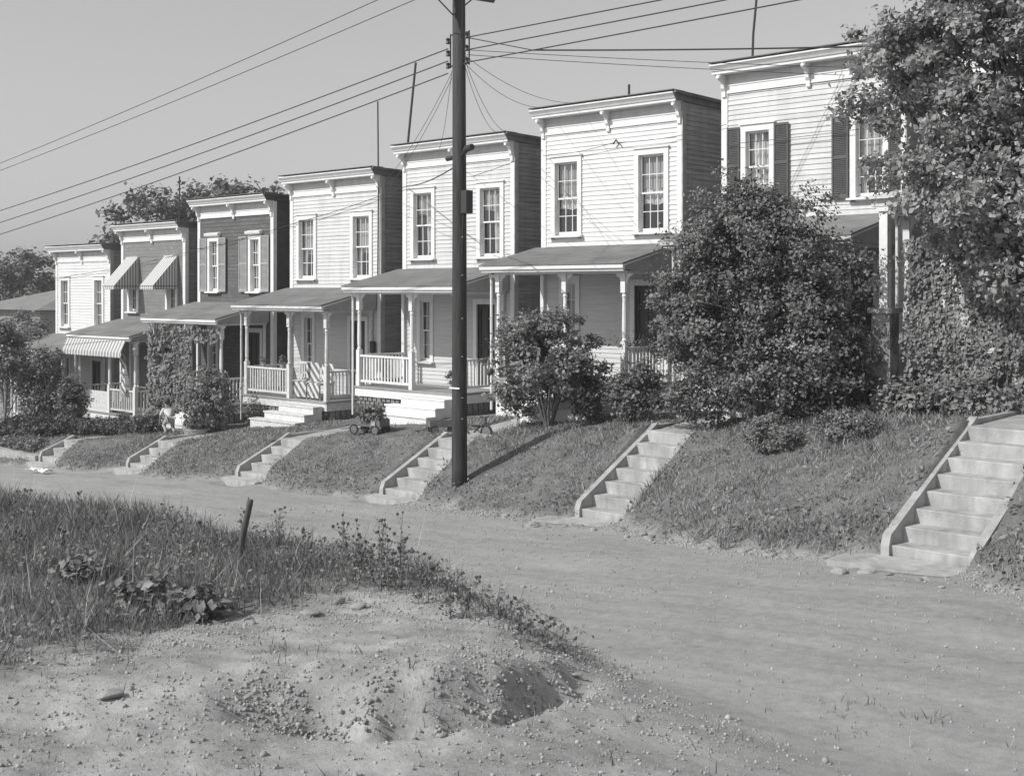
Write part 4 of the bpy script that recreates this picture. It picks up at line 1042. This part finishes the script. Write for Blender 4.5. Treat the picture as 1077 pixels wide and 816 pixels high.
# ------------------------------------------------------------------ stooping child
def person(loc, yaw):
    root = empty('person', loc, 'child in pale shirt stooping with one arm reaching to the ground', 'person')
    root.rotation_euler = (0, 0, yaw)
    # x forward (direction faced), y to the left
    J = dict(pel=(-.05, 0, .44), spine=(.02, 0, .56), chest=(.10, 0, .68), neck=(.16, 0, .77), head0=(.19, 0, .82), head=(.22, 0, .90), crown=(.22, 0, .97),
             hipL=(-.05, .08, .42), kneeL=(.12, .11, .27), ankL=(-.02, .10, .06), toeL=(.10, .11, .025),
             hipR=(-.05, -.08, .42), kneeR=(.04, -.11, .24), ankR=(-.14, -.10, .07), toeR=(-.03, -.11, .025),
             shL=(.12, .13, .71), elL=(.22, .18, .52), wrL=(.30, .16, .34), haL=(.33, .155, .27),
             shR=(.12, -.13, .71), elR=(.12, -.20, .52), wrR=(.24, -.15, .42), haR=(.30, -.13, .39))
    R = dict(pel=.095, spine=.09, chest=.10, neck=.04, head0=.055, head=.082, crown=.06, hipL=.075, kneeL=.05, ankL=.032, toeL=.025, hipR=.075, kneeR=.05, ankR=.032, toeR=.025,
             shL=.045, elL=.033, wrL=.022, haL=.024, shR=.045, elR=.033, wrR=.022, haR=.024)
    E = [('pel', 'spine'), ('spine', 'chest'), ('chest', 'neck'), ('neck', 'head0'), ('head0', 'head'), ('head', 'crown'), ('pel', 'hipL'), ('hipL', 'kneeL'), ('kneeL', 'ankL'), ('ankL', 'toeL'),
         ('pel', 'hipR'), ('hipR', 'kneeR'), ('kneeR', 'ankR'), ('ankR', 'toeR'), ('chest', 'shL'), ('shL', 'elL'), ('elL', 'wrL'), ('wrL', 'haL'), ('chest', 'shR'), ('shR', 'elR'), ('elR', 'wrR'), ('wrR', 'haR')]
    def skin(name, joints, edges, scale, mt, rootj, extra=None):
        js = list(joints); V = [J[j] if j in J else extra[j][0] for j in js]; idx = {j: i for i, j in enumerate(js)}
        me = bpy.data.meshes.new(name); me.from_pydata(V, [(idx[a], idx[b]) for a, b in edges], [])
        me.materials.append(mt)
        o = bpy.data.objects.new(name, me); COL.objects.link(o); o.parent = root
        md = o.modifiers.new('skin', 'SKIN'); ss = o.modifiers.new('sub', 'SUBSURF'); ss.levels = 2; ss.render_levels = 2
        for i, j in enumerate(js):
            r = (R[j] if j in R else extra[j][1]) * scale
            me.skin_vertices[0].data[i].radius = (r, r); me.skin_vertices[0].data[i].use_root = (j == rootj)
        md.use_smooth_shade = True
        return o
    ex = {}
    EE = list(E)
    for s, sy in (('L', .155), ('R', -.13)):
        hx, hy, hz = J['ha' + s]; dv = (Vector(J['ha' + s]) - Vector(J['wr' + s])).normalized()
        for k in range(5):
            lat = Vector((0, 1, 0)) * (k - 1.5) * .012 if k < 4 else Vector((.02, .03 * (1 if s == 'R' else -1), 0))
            ln = (.05, .058, .054, .043, .032)[k]
            a_ = Vector(J['ha' + s]) + lat + dv * .012; b_ = a_ + dv * ln * .6; c_ = b_ + (dv + Vector((-.5, 0, -.2))).normalized() * ln * .4
            ex[f'f{s}{k}a'] = (tuple(a_), .007); ex[f'f{s}{k}b'] = (tuple(b_), .006); ex[f'f{s}{k}c'] = (tuple(c_), .005)
            EE += [('ha' + s, f'f{s}{k}a'), (f'f{s}{k}a', f'f{s}{k}b'), (f'f{s}{k}b', f'f{s}{k}c')]
    skin('body', list(J) + list(ex), EE, 1.0, M['skin'], 'pel', ex)
    skin('shirt', ['pel', 'spine', 'chest', 'shL', 'elL', 'shR', 'elR'], [('pel', 'spine'), ('spine', 'chest'), ('chest', 'shL'), ('shL', 'elL'), ('chest', 'shR'), ('shR', 'elR')], 1.14, M['shirt'], 'pel')
    skin('trousers', ['pel', 'hipL', 'kneeL', 'ankL', 'hipR', 'kneeR', 'ankR'], [('pel', 'hipL'), ('hipL', 'kneeL'), ('kneeL', 'ankL'), ('pel', 'hipR'), ('hipR', 'kneeR'), ('kneeR', 'ankR')], 1.17, M['trousers'], 'pel')
    mb = MB(); 
    for i in range(7):
        pass
    import bmesh
    bm = bmesh.new(); bmesh.ops.create_uvsphere(bm, u_segments=16, v_segments=10, radius=.098)
    for v in list(bm.verts):
        if v.co.z < -.01 and v.co.x > -.03: bm.verts.remove(v)
    me = bpy.data.meshes.new('hair'); bm.to_mesh(me); bm.free(); me.materials.append(M['hair'])
    o = bpy.data.objects.new('hair', me); COL.objects.link(o); o.parent = root; o.location = (.20, 0, .925)
    for sy in (-1, 1):
        MB().lathe(.295, .03 * sy, [(.002, .895), (.01, .9), (.01, .908), (.002, .913)], 8).build('eye', M['hair'], root)
        MB().lathe(.21, .085 * sy, [(.004, .88), (.016, .89), (.018, .91), (.006, .925)], 8).build('ear', M['skin'], root)
    MB().lathe(.305, 0, [(.004, .865), (.012, .875), (.006, .9)], 8).build('nose', M['skin'], root)
    MB().box(.285, .296, -.02, .02, .848, .853).build('mouth', M['hair'], root)
q = P(178, 18.75)
person((q.x, q.y, q.z + .0), math.radians(170))

# ------------------------------------------------------------------ wagons, tricycle, pots, porch chairs
def wheel(root, x, y, z, r, name='wheel'):
    w_ = MB(); 
    pts = [(x + r * math.cos(a), y, z + r * math.sin(a)) for a in [i * 6.2832 / 16 for i in range(17)]]
    w_.tube(pts, r * .16, 6, False)
    o_ = w_.build(name, M['rubber'], root)
    h = MB(); h.tube([(x, y - .012, z), (x, y + .012, z)], r * .8, 12); h.build('rim', M['wagon'], o_)
def wagon(px, V, label, yaw, mt, plants):
    q = P(px, V); root = empty('toy_wagon', q, label, 'toy wagon', 'toys before the crossed house'); root.rotation_euler = (0, 0, yaw)
    mb = MB(); mb.box(-.42, .42, -.2, .2, .2, .22); mb.box(-.42, .42, -.21, -.19, .2, .36); mb.box(-.42, .42, .19, .21, .2, .36); mb.box(-.43, -.41, -.2, .2, .2, .36); mb.box(.41, .43, -.2, .2, .2, .36)
    mb.build('tray', mt, root)
    for x in (-.3, .3):
        for y in (-.22, .22): wheel(root, x, y, .12, .11)
        MB().tube([(x, -.22, .12), (x, .22, .12)], .012, 6).build('axle', M['iron'], root)
    MB().tube([(-.42, 0, .2), (-.62, 0, .1), (-.85, 0, .08)], .014, 6).build('handle', M['iron'], root)
    return root
w1 = wagon(389, 18.55, 'toy wagon filled with leafy plants, left of the steps by the pole', .25, M['wagon'], 1)
q = w1.location
pt_ = empty('potted_plant', (q.x, q.y, q.z + .24), 'bushy plants in the toy wagon left of pole', 'plant')
crown('foliage', [(0, 0, .22, .42, .2, .22)], 60, 50, .12, .07, L_IVY, pt_, None, .3)
MB().box(-.36, .36, -.16, .16, -.015, .1).build('pot', M['pot'], pt_)
wagon(466, 18.75, 'empty dark toy wagon just left of the pole', 1.0, M['wagon'], 0).scale = (.75, .75, .75)
q = P(503, 18.9)
tc_ = empty('tricycle', q, 'small dark tricycle just right of the pole', 'tricycle', 'toys before the crossed house')
wheel(tc_, .25, 0, .17, .16); wheel(tc_, -.2, -.16, .1, .09); wheel(tc_, -.2, .16, .1, .09)
MB().tube([(-.2, -.16, .1), (-.2, .16, .1)], .01, 6).tube([(-.2, 0, .1), (.05, 0, .28), (.25, 0, .4)], .016, 6).build('frame', M['iron'], tc_)
MB().tube([(.25, 0, .17), (.22, 0, .5)], .014, 6).tube([(.2, -.15, .52), (.22, 0, .5), (.2, .15, .52)], .012, 6).build('handlebar', M['iron'], tc_)
MB().box(-.15, .05, -.07, .07, .28, .31).build('saddle', M['rubber'], tc_)

def chair(x, y, z, yaw, label, cloth):
    root = empty('porch_chair', (x, y, z), label, 'chair', 'chairs on the porch'); root.rotation_euler = (0, 0, yaw)
    for (a, b_) in ((-.24, -.22), (.24, -.22), (-.24, .22), (.24, .22)): MB().tube([(a, b_, 0), (a, b_, .42 if b_ < 0 else .95)], .02, 6).build('leg', M['trim_old'], root)
    MB().box(-.26, .26, -.25, .25, .4, .44).build('seat', M['trim_old'], root)
    mb = MB()
    for i in range(6): mb.box(-.22 + i * .085, -.18 + i * .085, .21, .23, .5, .92)
    mb.box(-.26, .26, .2, .24, .9, .97); mb.build('backrest', M['trim_old'], root)
    if cloth:
        N = 14; mb = MB()
        for i in range(N):
            for (p0, p1) in (((-.27, .44), (-.27, .452)), ):
                a, b_ = -.3 + .6 * i / N, -.3 + .6 * (i + 1) / N; s0, s1 = .02 * math.sin(i * 1.7), .02 * math.sin((i + 1) * 1.7)
                mb.quad((a, -.29 + s0, .05), (b_, -.29 + s1, .05), (b_, -.27, .46), (a, -.27, .46))
                mb.quad((a, -.27, .46), (b_, -.27, .46), (b_, .18, .47), (a, .18, .47))
                mb.quad((a, .18, .47), (b_, .18, .47), (b_, .19, .99), (a, .19, .99))
        mb.build('seat_cloth', M['quilt'], root)
hx, hg4 = HX[4], HG[4] + .721
chair(hx + 2.5, 21.05, hg4, 0, 'porch chair draped with boldly patterned cloth, beside the middle post', True)
chair(hx + 3.15, 21.05, hg4, -.1, 'porch chair draped with patterned cloth, nearest the right post', True)
chair(hx + 1.7, 21.4, hg4, .2, 'bare slatted porch chair behind the white railing', False)
def pot(p, label, s=1.0, lm=L_IVY, bloom=1.0):
    root = empty('flower_pot', p, label, 'flower pot', 'flower pots')
    MB().lathe(0, 0, [(.06 * s, 0), (.075 * s, .08 * s), (.095 * s, .15 * s), (.1 * s, .17 * s), (.085 * s, .17 * s), (.02 * s, .14 * s)], 12).build('pot', M['pot'], root)
    crown('foliage', [(0, 0, .28 * s, .16 * s * bloom, .16 * s * bloom, .16 * s)], 14, 36, .09 * s, .06 * s, lm, root, None, .2, small=True)
for i, (x, lb) in enumerate(((1.95, 'left pot plant on the floor near the crossed house door'), )):
    pot(Vector((HX[3] + x + .5, 22.35 - .5, HG[3] + .721)), lb)
pot(Vector((HX[4] + .9, 20.7, HG[4] + .72 + .821)), 'small pot plant on the railing of the patterned-cloth porch', .7)
pot(Vector((HX[4] + 1.8, 20.7, HG[4] + .72 + .821)), 'pale pot plant on railing beside the middle post', .8, L_PALE)
# round stone tub near the child
q = P(206, 18.8)
root = empty('planter_tub', q, 'wide low pale tub of plants right of the stooping child', 'planter')
MB().lathe(0, 0, [(.3, -.1), (.33, .03), (.36, .13), (.36, .15), (.31, .15), (.3, .1), (.05, .08)], 18).build('tub', M['stone'], root)
crown('foliage', [(0, 0, .26, .36, .32, .14)], 34, 40, .12, .07, L_DARK, root, None, .2, small=True)

# garden hose over the top of the right stair
hs = [at(x, y, V) for (x, y, V) in ((1012, 441, 17.9), (1035, 438, 18.0), (1055, 436, 18.2), (1066, 431, 18.3), (1077, 422, 18.3), (1095, 415, 18.4))]
for p_ in hs: p_.z = gz(p_.x, p_.y) + .05
tag(MB().tube(hs, .02, 6).build('garden_hose', M['rubber']), 'dark garden hose lying across the top of the rightmost steps', 'hose')

# ------------------------------------------------------------------ foreground posts and stones
def gat(px, py, lo=3, hi=60):     # where the sight line through a pixel meets the ground
    r = (px - 538.5) / F; s = (305 - py) / F
    Ds = np.linspace(lo, hi, 1500); U = CV * r * Ds + CU * Ds; V = -CU * r * Ds + CV * Ds
    z = height(U, V, True); dz = s * Ds - z
    k = int(np.argmax(dz <= 0)); return Vector((U[k], V[k], z[k]))
q = gat(251, 592)
mb = MB(); mb.tube([(0, 0, -.2), (.06, .01, .3), (.19, .03, .74), (.2, .035, .8)], [.042, .042, .038, .038], 9)
o_ = mb.build('wooden_post', M['wood_d'], None, q, True); tag(o_, 'short leaning wooden post in the weeds', 'post')
q = gat(196, 548)
tag(MB().tube([(0, 0, -.1), (.02, 0, .28)], .025, 7).build('wooden_stake', M['wood_w'], None, q), 'small weathered stake left of the leaning post', 'stake')
# paper litter
for (px, py, lb) in ((35, 502, 'left scrap of white paper on the far left road edge'), (48, 503, 'right scrap of white paper on the far left road edge')):
    q = at(px, py, 15.2); q.z = gz(q.x, 15.2) + .03
    mb = MB(); N = 5
    g_ = [[(i * .09 - .2, j * .07 - .15, .1 * random.random() + .02) for j in range(N)] for i in range(N)]
    for i in range(N - 1):
        for j in range(N - 1): mb.quad(g_[i][j], g_[i + 1][j], g_[i + 1][j + 1], g_[i][j + 1])
    tag(mb.build('paper_scrap', M['paper'], None, q), lb, 'litter', 'paper scraps')

def rock_mesh(seed, flat=.6):
    import bmesh
    bm = bmesh.new(); bmesh.ops.create_icosphere(bm, subdivisions=2, radius=1)
    r = random.Random(seed); dirs = [(Vector((r.gauss(0, 1), r.gauss(0, 1), r.gauss(0, 1))).normalized(), r.uniform(.6, .95)) for _ in range(9)]
    for v in bm.verts:
        for d_, k in dirs:
            t = v.co.dot(d_)
            if t > k: v.co -= d_ * (t - k) * .9
        v.co.z *= flat; v.co.x *= r.uniform(.97, 1.03)
    me = bpy.data.meshes.new('stone'); bm.to_mesh(me); bm.free(); return me
RM = [rock_mesh(i) for i in range(6)]
for k_, m_ in enumerate(RM): m_.materials.append(M['stone'] if k_ % 3 else M['stone_d'])
def rock(p, s, label, group=None):
    o = bpy.data.objects.new('stone', RM[random.randrange(6)]); COL.objects.link(o); o.location = p
    o.scale = (s * random.uniform(.8, 1.4), s * random.uniform(.7, 1.1), s * random.uniform(.6, 1)); o.rotation_euler = (random.uniform(-.3, .3), random.uniform(-.3, .3), random.uniform(0, 6.28))
    tag(o, label, 'stone', group)
for (px, py, s, lb) in ((326, 646, .10, 'flat pale stone at the edge of the weeds in the foreground'), (377, 640, .085, 'rounded stone right of the flat pale stone'),
                        (356, 634, .07, 'small stone behind the flat pale stone'), (116, 735, .09, 'half buried pale stone low in the left foreground'),
                        (555, 729, .04, 'small pale stone on the lip of the hollow'), (466, 774, .035, 'small dark stone in front of the hollow'), (605, 712, .05, 'stone at the right end of the hollow'), (921, 673, .03, 'single small dark stone alone on the road at right')):
    q = gat(px, py); rock(q + Vector((0, 0, s * .15)), s, lb)
# stones washed out along the foot of the bank
for i in range(150):
    U = random.choice([random.uniform(-14.5, -5.2), random.uniform(-18, -5.2)])
    if -16.0 < U < -14.6 and random.random() < .6: continue
    D0, X0, ft, cr, xb0 = zones(np.array(U), np.array(15.))
    V = float(ft) + random.gauss(-.12, .13)
    near0 = any(su - .3 < U < su + SW + .1 for (su, *_r) in STAIRS)
    if near0: V -= .72 if U > -15 else .45
    s = random.choice([.03, .035, .05, .07]) * random.uniform(.8, 1.3)
    if -7.5 < U < -6: s *= 1.05
    rock(Vector((U, V, gz(U, V) + s * .08)), s, 'rough stone washed out along the foot of the grass bank', 'stones along the foot of the bank')

# ------------------------------------------------------------------ gravel
ico = []
import bmesh
bm = bmesh.new(); bmesh.ops.create_icosphere(bm, subdivisions=1, radius=1)
IV = np.array([v.co[:] for v in bm.verts]); IF = np.array([[v.index for v in f.verts] for f in bm.faces]); bm.free()
IV = IV * (1 + .26 * rng.normal(size=(len(IV), 1)))
IV[:, 2] *= .7
def scatter_cam(n_, dlo, dhi, dens_fn, xlim=.46):
    """random ground points seen by the camera area, even on the ground"""
    D = np.sqrt(rng.random(n_) * (dhi ** 2 - dlo ** 2) + dlo ** 2); X = (rng.random(n_) * 2 - 1) * xlim * D
    U = CV * X + CU * D; V = -CU * X + CV * D
    keep = rng.random(n_) < dens_fn(U, V, D, X)
    return U[keep], V[keep]
def dens_g(U, V, D, X):
    _, _, foot, crest, xb = zones(U, V)
    vm = veg_mask(U, V)
    pit = np.exp(-((D - tab(X, SCARP) - .25) / .3) ** 2) * (X > -2) * (X < .2)
    edge = np.exp(-((V - foot + .1) / .3) ** 2)
    base = np.where(X < xb + .6, .45 * np.clip(.6 + 3 * fbm(U * .9, V * .9, 92), .08, 1),   .035 + .25 * np.clip(fbm(U * .45, V * .9, 91) * 6 - .7, 0, 1))
    d_ = np.maximum(np.maximum(base, pit * 1.0), edge * .8) * (1 - .8 * vm)
    lip = np.exp(-((X - xb + .3) / .6) ** 2) * (D > 8) * (D < 13)
    return np.maximum(d_, lip * .6) * (V < foot + .25)
U, V = scatter_cam(200000, 5.2, 24, dens_g)
Z = height(U, V)
k_ = len(U)
q_ = CU * U + CV * V
s = (.0028 + .011 * rng.random(k_) ** 4.0 + .00035 * q_) * np.where(rng.random(k_) < .012, 2.0, 1)
clod = False & (np.abs(q_ - tab(CV * U - CU * V, SCARP) - .3) < .4) & (q_ < 9.6) & (CV * U - CU * V > -2) & (CV * U - CU * V < .6)
s = np.where(clod, s * 1.5, s)
Vv, Ff = scatter(IV, IF, np.stack([U, V, Z + s * .25], -1), rot_mats(k_), s)
# crumbly clods on the broken face of the trench
Xc = rng.uniform(-1.9, .5, 16000); Dc = tab(Xc, SCARP) + rng.normal(.42, .3, 16000)
w_c = np.clip(.12 + 1.5 * fbm(Xc * 2.2, Dc * 2.2, 93), .05, 1); kc = rng.random(16000) < w_c; Xc, Dc = Xc[kc], Dc[kc]
Uc, Vc = CV * Xc + CU * Dc, -CU * Xc + CV * Dc; sC = .003 + .017 * rng.random(len(Uc)) ** 4.5
V2, F2 = scatter(IV, IF, np.stack([Uc, Vc, height(Uc, Vc) + sC * .15], -1), rot_mats(len(Uc)), sC)
tag(np_mesh('earth_clods', V2, F2, leaf_mat('clods', .2, .42, 0.0, .95)), 'crumbled clods of earth on the broken face of the hollow', 'gravel', kind='stuff')
gmat = leaf_mat('gravel_stones', .24, .44, 0.0, .95)
tag(np_mesh('gravel', Vv, Ff, gmat), 'loose gravel and pebbles scattered over the bare earth', 'gravel', kind='stuff')

# ------------------------------------------------------------------ grass
BL_V = np.array([[-.5, 0, 0], [.5, 0, 0], [.38, .12, .5], [-.38, .12, .5], [0, .42, 1.0]], float)
BL_F = np.array([[0, 1, 2], [0, 2, 3], [3, 2, 4]])
def blades(name, U, V, hgt, wid, matr, label, lean=.5):
    k = len(U); Z = height(U, V)
    a = rng.random(k) * 6.283
    c, s_ = np.cos(a), np.sin(a)
    ln = rng.normal(0, lean, (k, 2)) * hgt[:, None]
    tv = BL_V
    X = tv[None, :, 0] * wid[:, None]; Y = tv[None, :, 1] * hgt[:, None] * .8; Zz = tv[None, :, 2] * hgt[:, None]
    x = X * c[:, None] - Y * s_[:, None] + ln[:, :1] * tv[None, :, 2]; y = X * s_[:, None] + Y * c[:, None] + ln[:, 1:] * tv[None, :, 2]
    P_ = np.stack([x + U[:, None], y + V[:, None], Zz + Z[:, None] - .01], -1).reshape(-1, 3)
    Fc = (BL_F[None] + (np.arange(k) * 5)[:, None, None]).reshape(-1, 3)
    return tag(np_mesh(name, P_, Fc, matr), label, 'grass', kind='stuff')
def in_stair(U, V, m=.0):
    r = np.zeros(U.shape, bool)
    for (su, vb, zb, vt, zt, nr) in STAIRS: r |= (U > su - m) & (U < su + SW - (.06 if su > -8 else .12) + m) & (V > vb - .75) & (V < 20.5)
    return r
# bank: even over the slope, thinner far away
def dens_bank(U, V, D, X):
    vm = veg_mask(U, V); _, _, foot, crest, xb = zones(U, V)
    pat = np.clip(.75 + 1.3 * fbm(U * .8, V * .8, 15) + .9 * fbm(U * 3, V * 3, 16), .12, 1)
    return vm * pat * (V > foot - .2) * (V < 20.5) * (~in_stair(U, V)) * np.clip(1.3 - D / 55, .4, 1)
U, V = scatter_cam(620000, 12, 44, dens_bank)
D = CU * U + CV * V
tall = np.clip(1 + 3.0 * fbm(U * .9, V * .9, 50) + 1.5 * fbm(U * 4, V * 4, 51), .35, 2.6)
wildb = np.exp(-((U + 10) / 3.2) ** 2) * (V < 18.6)       # the unmown bank between the two right stairs
h_ = (.035 + .05 * rng.random(len(U))) * tall * (1 + 1.2 * wildb)
blades('bank_grass', U, V, h_, .007 + .00045 * D * (.6 + .8 * rng.random(len(U))), G_BANK, 'rough mown grass over the bank and front yards', .6)
# broad-leaved weeds in the bank
def dens_weed(U, V, D, X):
    vm = veg_mask(U, V); _, _, foot, crest, xb = zones(U, V)
    cl = (fbm(U * 1.7, V * 1.7, 61) > .06) * 1.0
    lowb = np.exp(-((V - foot - .25) / .45) ** 2)
    return np.clip(vm * (cl * .35 * (U > -14) + cl * .12 + lowb * .5), 0, 1) * (V > foot - .15) * (V < crest + .4) * (~in_stair(U, V, .0)) * (D < 36)
U, V = scatter_cam(120000, 12, 36, dens_weed)
Z = height(U, V); k = len(U)
pos = np.stack([U, V, Z + .02 + .12 * rng.random(k)], -1)
nrm = rng.normal(size=(k, 3)) * .6 + [0, -.3, .8]
Vv, Ff = scatter(LEAF_V2, LEAF_F2, pos, frame_mats(nrm, rng.random(k) * 6.28), .05 + .04 * rng.random(k))
tag(np_mesh('bank_weeds', Vv, Ff, L_SHRUB), 'broad-leaved weeds among the grass of the bank', 'weeds', kind='stuff')

# field: tall rank grass
def dens_field(U, V, D, X):
    vm = veg_mask(U, V); _, _, foot, crest, xb = zones(U, V)
    pat = np.clip(.7 + 1.6 * fbm(U * 1.1, V * 1.1, 25) + 1.0 * fbm(U * 4, V * 4, 26), .05, 1)
    tuft = (fbm(U * 4, V * 4, 44) > .13) * (fbm(U * .7, V * .7, 45) > .0) * (D < 10) * .5 + (fbm(U * 5, V * 5, 46) > .17) * (D < 13) * (X < xb) * .3
    return np.maximum(vm * pat, tuft) * (V < foot - .2) * np.clip(1.35 - D / 40, .3, 1)
U, V = scatter_cam(330000, 5, 34, dens_field)
D = CU * U + CV * V; vm = veg_mask(U, V)
tall = np.clip(1 + 2.2 * fbm(U * .9, V * .9, 33) + 1.4 * fbm(U * 5, V * 5, 34), .3, 2.4)
h_ = (.06 + .23 * rng.random(len(U)) ** 1.5) * tall * (.3 + .8 * vm)
blades('field_grass', U, V, h_, .0045 + .0004 * D * (.5 + rng.random(len(U))), G_FIELD, 'tall rough grass covering the left foreground', .4)
k = rng.random(len(U)) < .035
blades('dry_grass', U[k], V[k], h_[k] * 1.5 + .05, .004 + .0003 * D[k], leaf_mat('straw_blades', .3, .6, .2, .8), 'pale dry stems standing in the foreground grass', .55)
# leafy weeds in the field
def dens_fw(U, V, D, X):
    vm = veg_mask(U, V); _, _, foot, crest, xb = zones(U, V)
    cl = np.clip(fbm(U * 1.6, V * 1.6, 71) * 4 + .15, 0, 1)
    edge = np.exp(-((X - xb + .2) / .35) ** 2) * (D > 9.8) * (D < 17)
    return np.clip(vm * cl * .6 + edge * .7 * vm, 0, 1) * (V < foot - .2)
U, V = scatter_cam(130000, 7.5, 26, dens_fw)
Z = height(U, V); k = len(U)
pos = np.stack([U, V, Z + .02 + .24 * rng.random(k) ** 1.3], -1)
nrm = rng.normal(size=(k, 3)) * .6 + [0, -.2, .7]
Vv, Ff = scatter(LEAF_V2, LEAF_F2, pos, frame_mats(nrm, rng.random(k) * 6.28), .035 + .035 * rng.random(k))
tag(np_mesh('field_weeds', Vv, Ff, L_IVY), 'low leafy weeds among the foreground grass', 'weeds', kind='stuff')

# single tall weed stalks standing up against the road
def stalk(p, h, label):
    root = empty('tall_weed', p, label, 'weed', 'tall weed stalks along the road edge')
    mb = MB(); lx, ly = random.uniform(-.1, .1) * h, random.uniform(-.06, .06) * h
    top = Vector((lx, ly, h)); mid = Vector((lx * .35, ly * .3, h * .5))
    mb.tube([(0, 0, -.03), mid, top], [.006, .005, .003], 5)
    heads = [top]
    for i in range(random.randint(3, 6)):
        t = random.uniform(.35, .9); b_ = Vector((0, 0, 0)).lerp(mid, t * 2) if t < .5 else mid.lerp(top, t * 2 - 1)
        e = b_ + Vector((random.uniform(-.2, .2), random.uniform(-.15, .15), random.uniform(.08, .22))) * h
        mb.tube([b_, e], [.004, .0025], 4); heads.append(e)
    mb.build('stem', G_DRY, root)
    mh = MB()
    for e in heads:
        mh = MB(); r = random.uniform(.012, .024); mh.tube([e, e + Vector((0, 0, r * .8)), e + Vector((0, 0, r * 1.6))], [r * .4, r, r * .7], 6)
        mh.build('seed_head', M['wood_d'], root)
    k = 26; t = rng.random(k)
    ps = np.stack([lx * t, ly * t, h * t * .9], -1) + rng.normal(0, .035, (k, 3))
    V_, F_ = scatter(LEAF_V2, LEAF_F2, ps, frame_mats(rng.normal(size=(k, 3)), rng.random(k) * 6.28), .03 + .03 * rng.random(k))
    np_mesh('leaves', V_, F_, L_SHRUB, root)
for i in range(34):
    t = random.random(); px = 300 + 260 * t; py = 590 + (t ** 1.3) * 95 + random.uniform(-8, 6)
    if i < 14: px = random.uniform(330, 425); py = random.uniform(585, 612)
    q = gat(px, py, 9)
    stalk(q, random.uniform(.3, .75) * (1 if i < 14 else .6), 'tall wiry weed stalk with small dark seed heads at the road edge')
for i in range(14):
    q = gat(random.uniform(0, 330), random.uniform(535, 600), 9); stalk(q, random.uniform(.3, .5), 'wiry weed stalk standing in the foreground grass')
# broad-leaved plants in the field
for (px, py, lb) in ((90, 610, 'broad-leaved weed clump at left in the foreground grass'), (150, 640, 'larger broad-leaved weed clump at edge of the bare earth'), (205, 650, 'broad-leaved weed clump nearest the bare earth')):
    q = gat(px, py); root = empty('weed_clump', q, lb, 'weed', 'broad-leaved weed clumps')
    crown('foliage', [(0, 0, .14, .34, .3, .14)], 24, 16, .16, .11, L_IVY, root, None, .3)
    mb = MB()
    for a_ in range(6): mb.tube([(0, 0, -.02), (.2 * math.cos(a_), .2 * math.sin(a_), .2)], .005, 4)
    mb.build('stems', G_DRY, root)

# ------------------------------------------------------------------ thin summer haze
hz = MB().box(-125, 30, -20, 75, -30, 16).build('haze', None)
tag(hz, 'thin pale summer haze softening the far houses and trees', 'haze', kind='stuff')
hm = bpy.data.materials.new('haze_air'); hm.use_nodes = True
n = hm.node_tree.nodes; l = hm.node_tree.links; n.clear()
o = n.new('ShaderNodeOutputMaterial'); pv = n.new('ShaderNodeVolumePrincipled')
pv.inputs['Color'].default_value = (.95, .95, .95, 1); pv.inputs['Density'].default_value = .0012; pv.inputs['Anisotropy'].default_value = .3
l.new(pv.outputs[0], o.inputs['Volume']); hz.data.materials.append(hm)
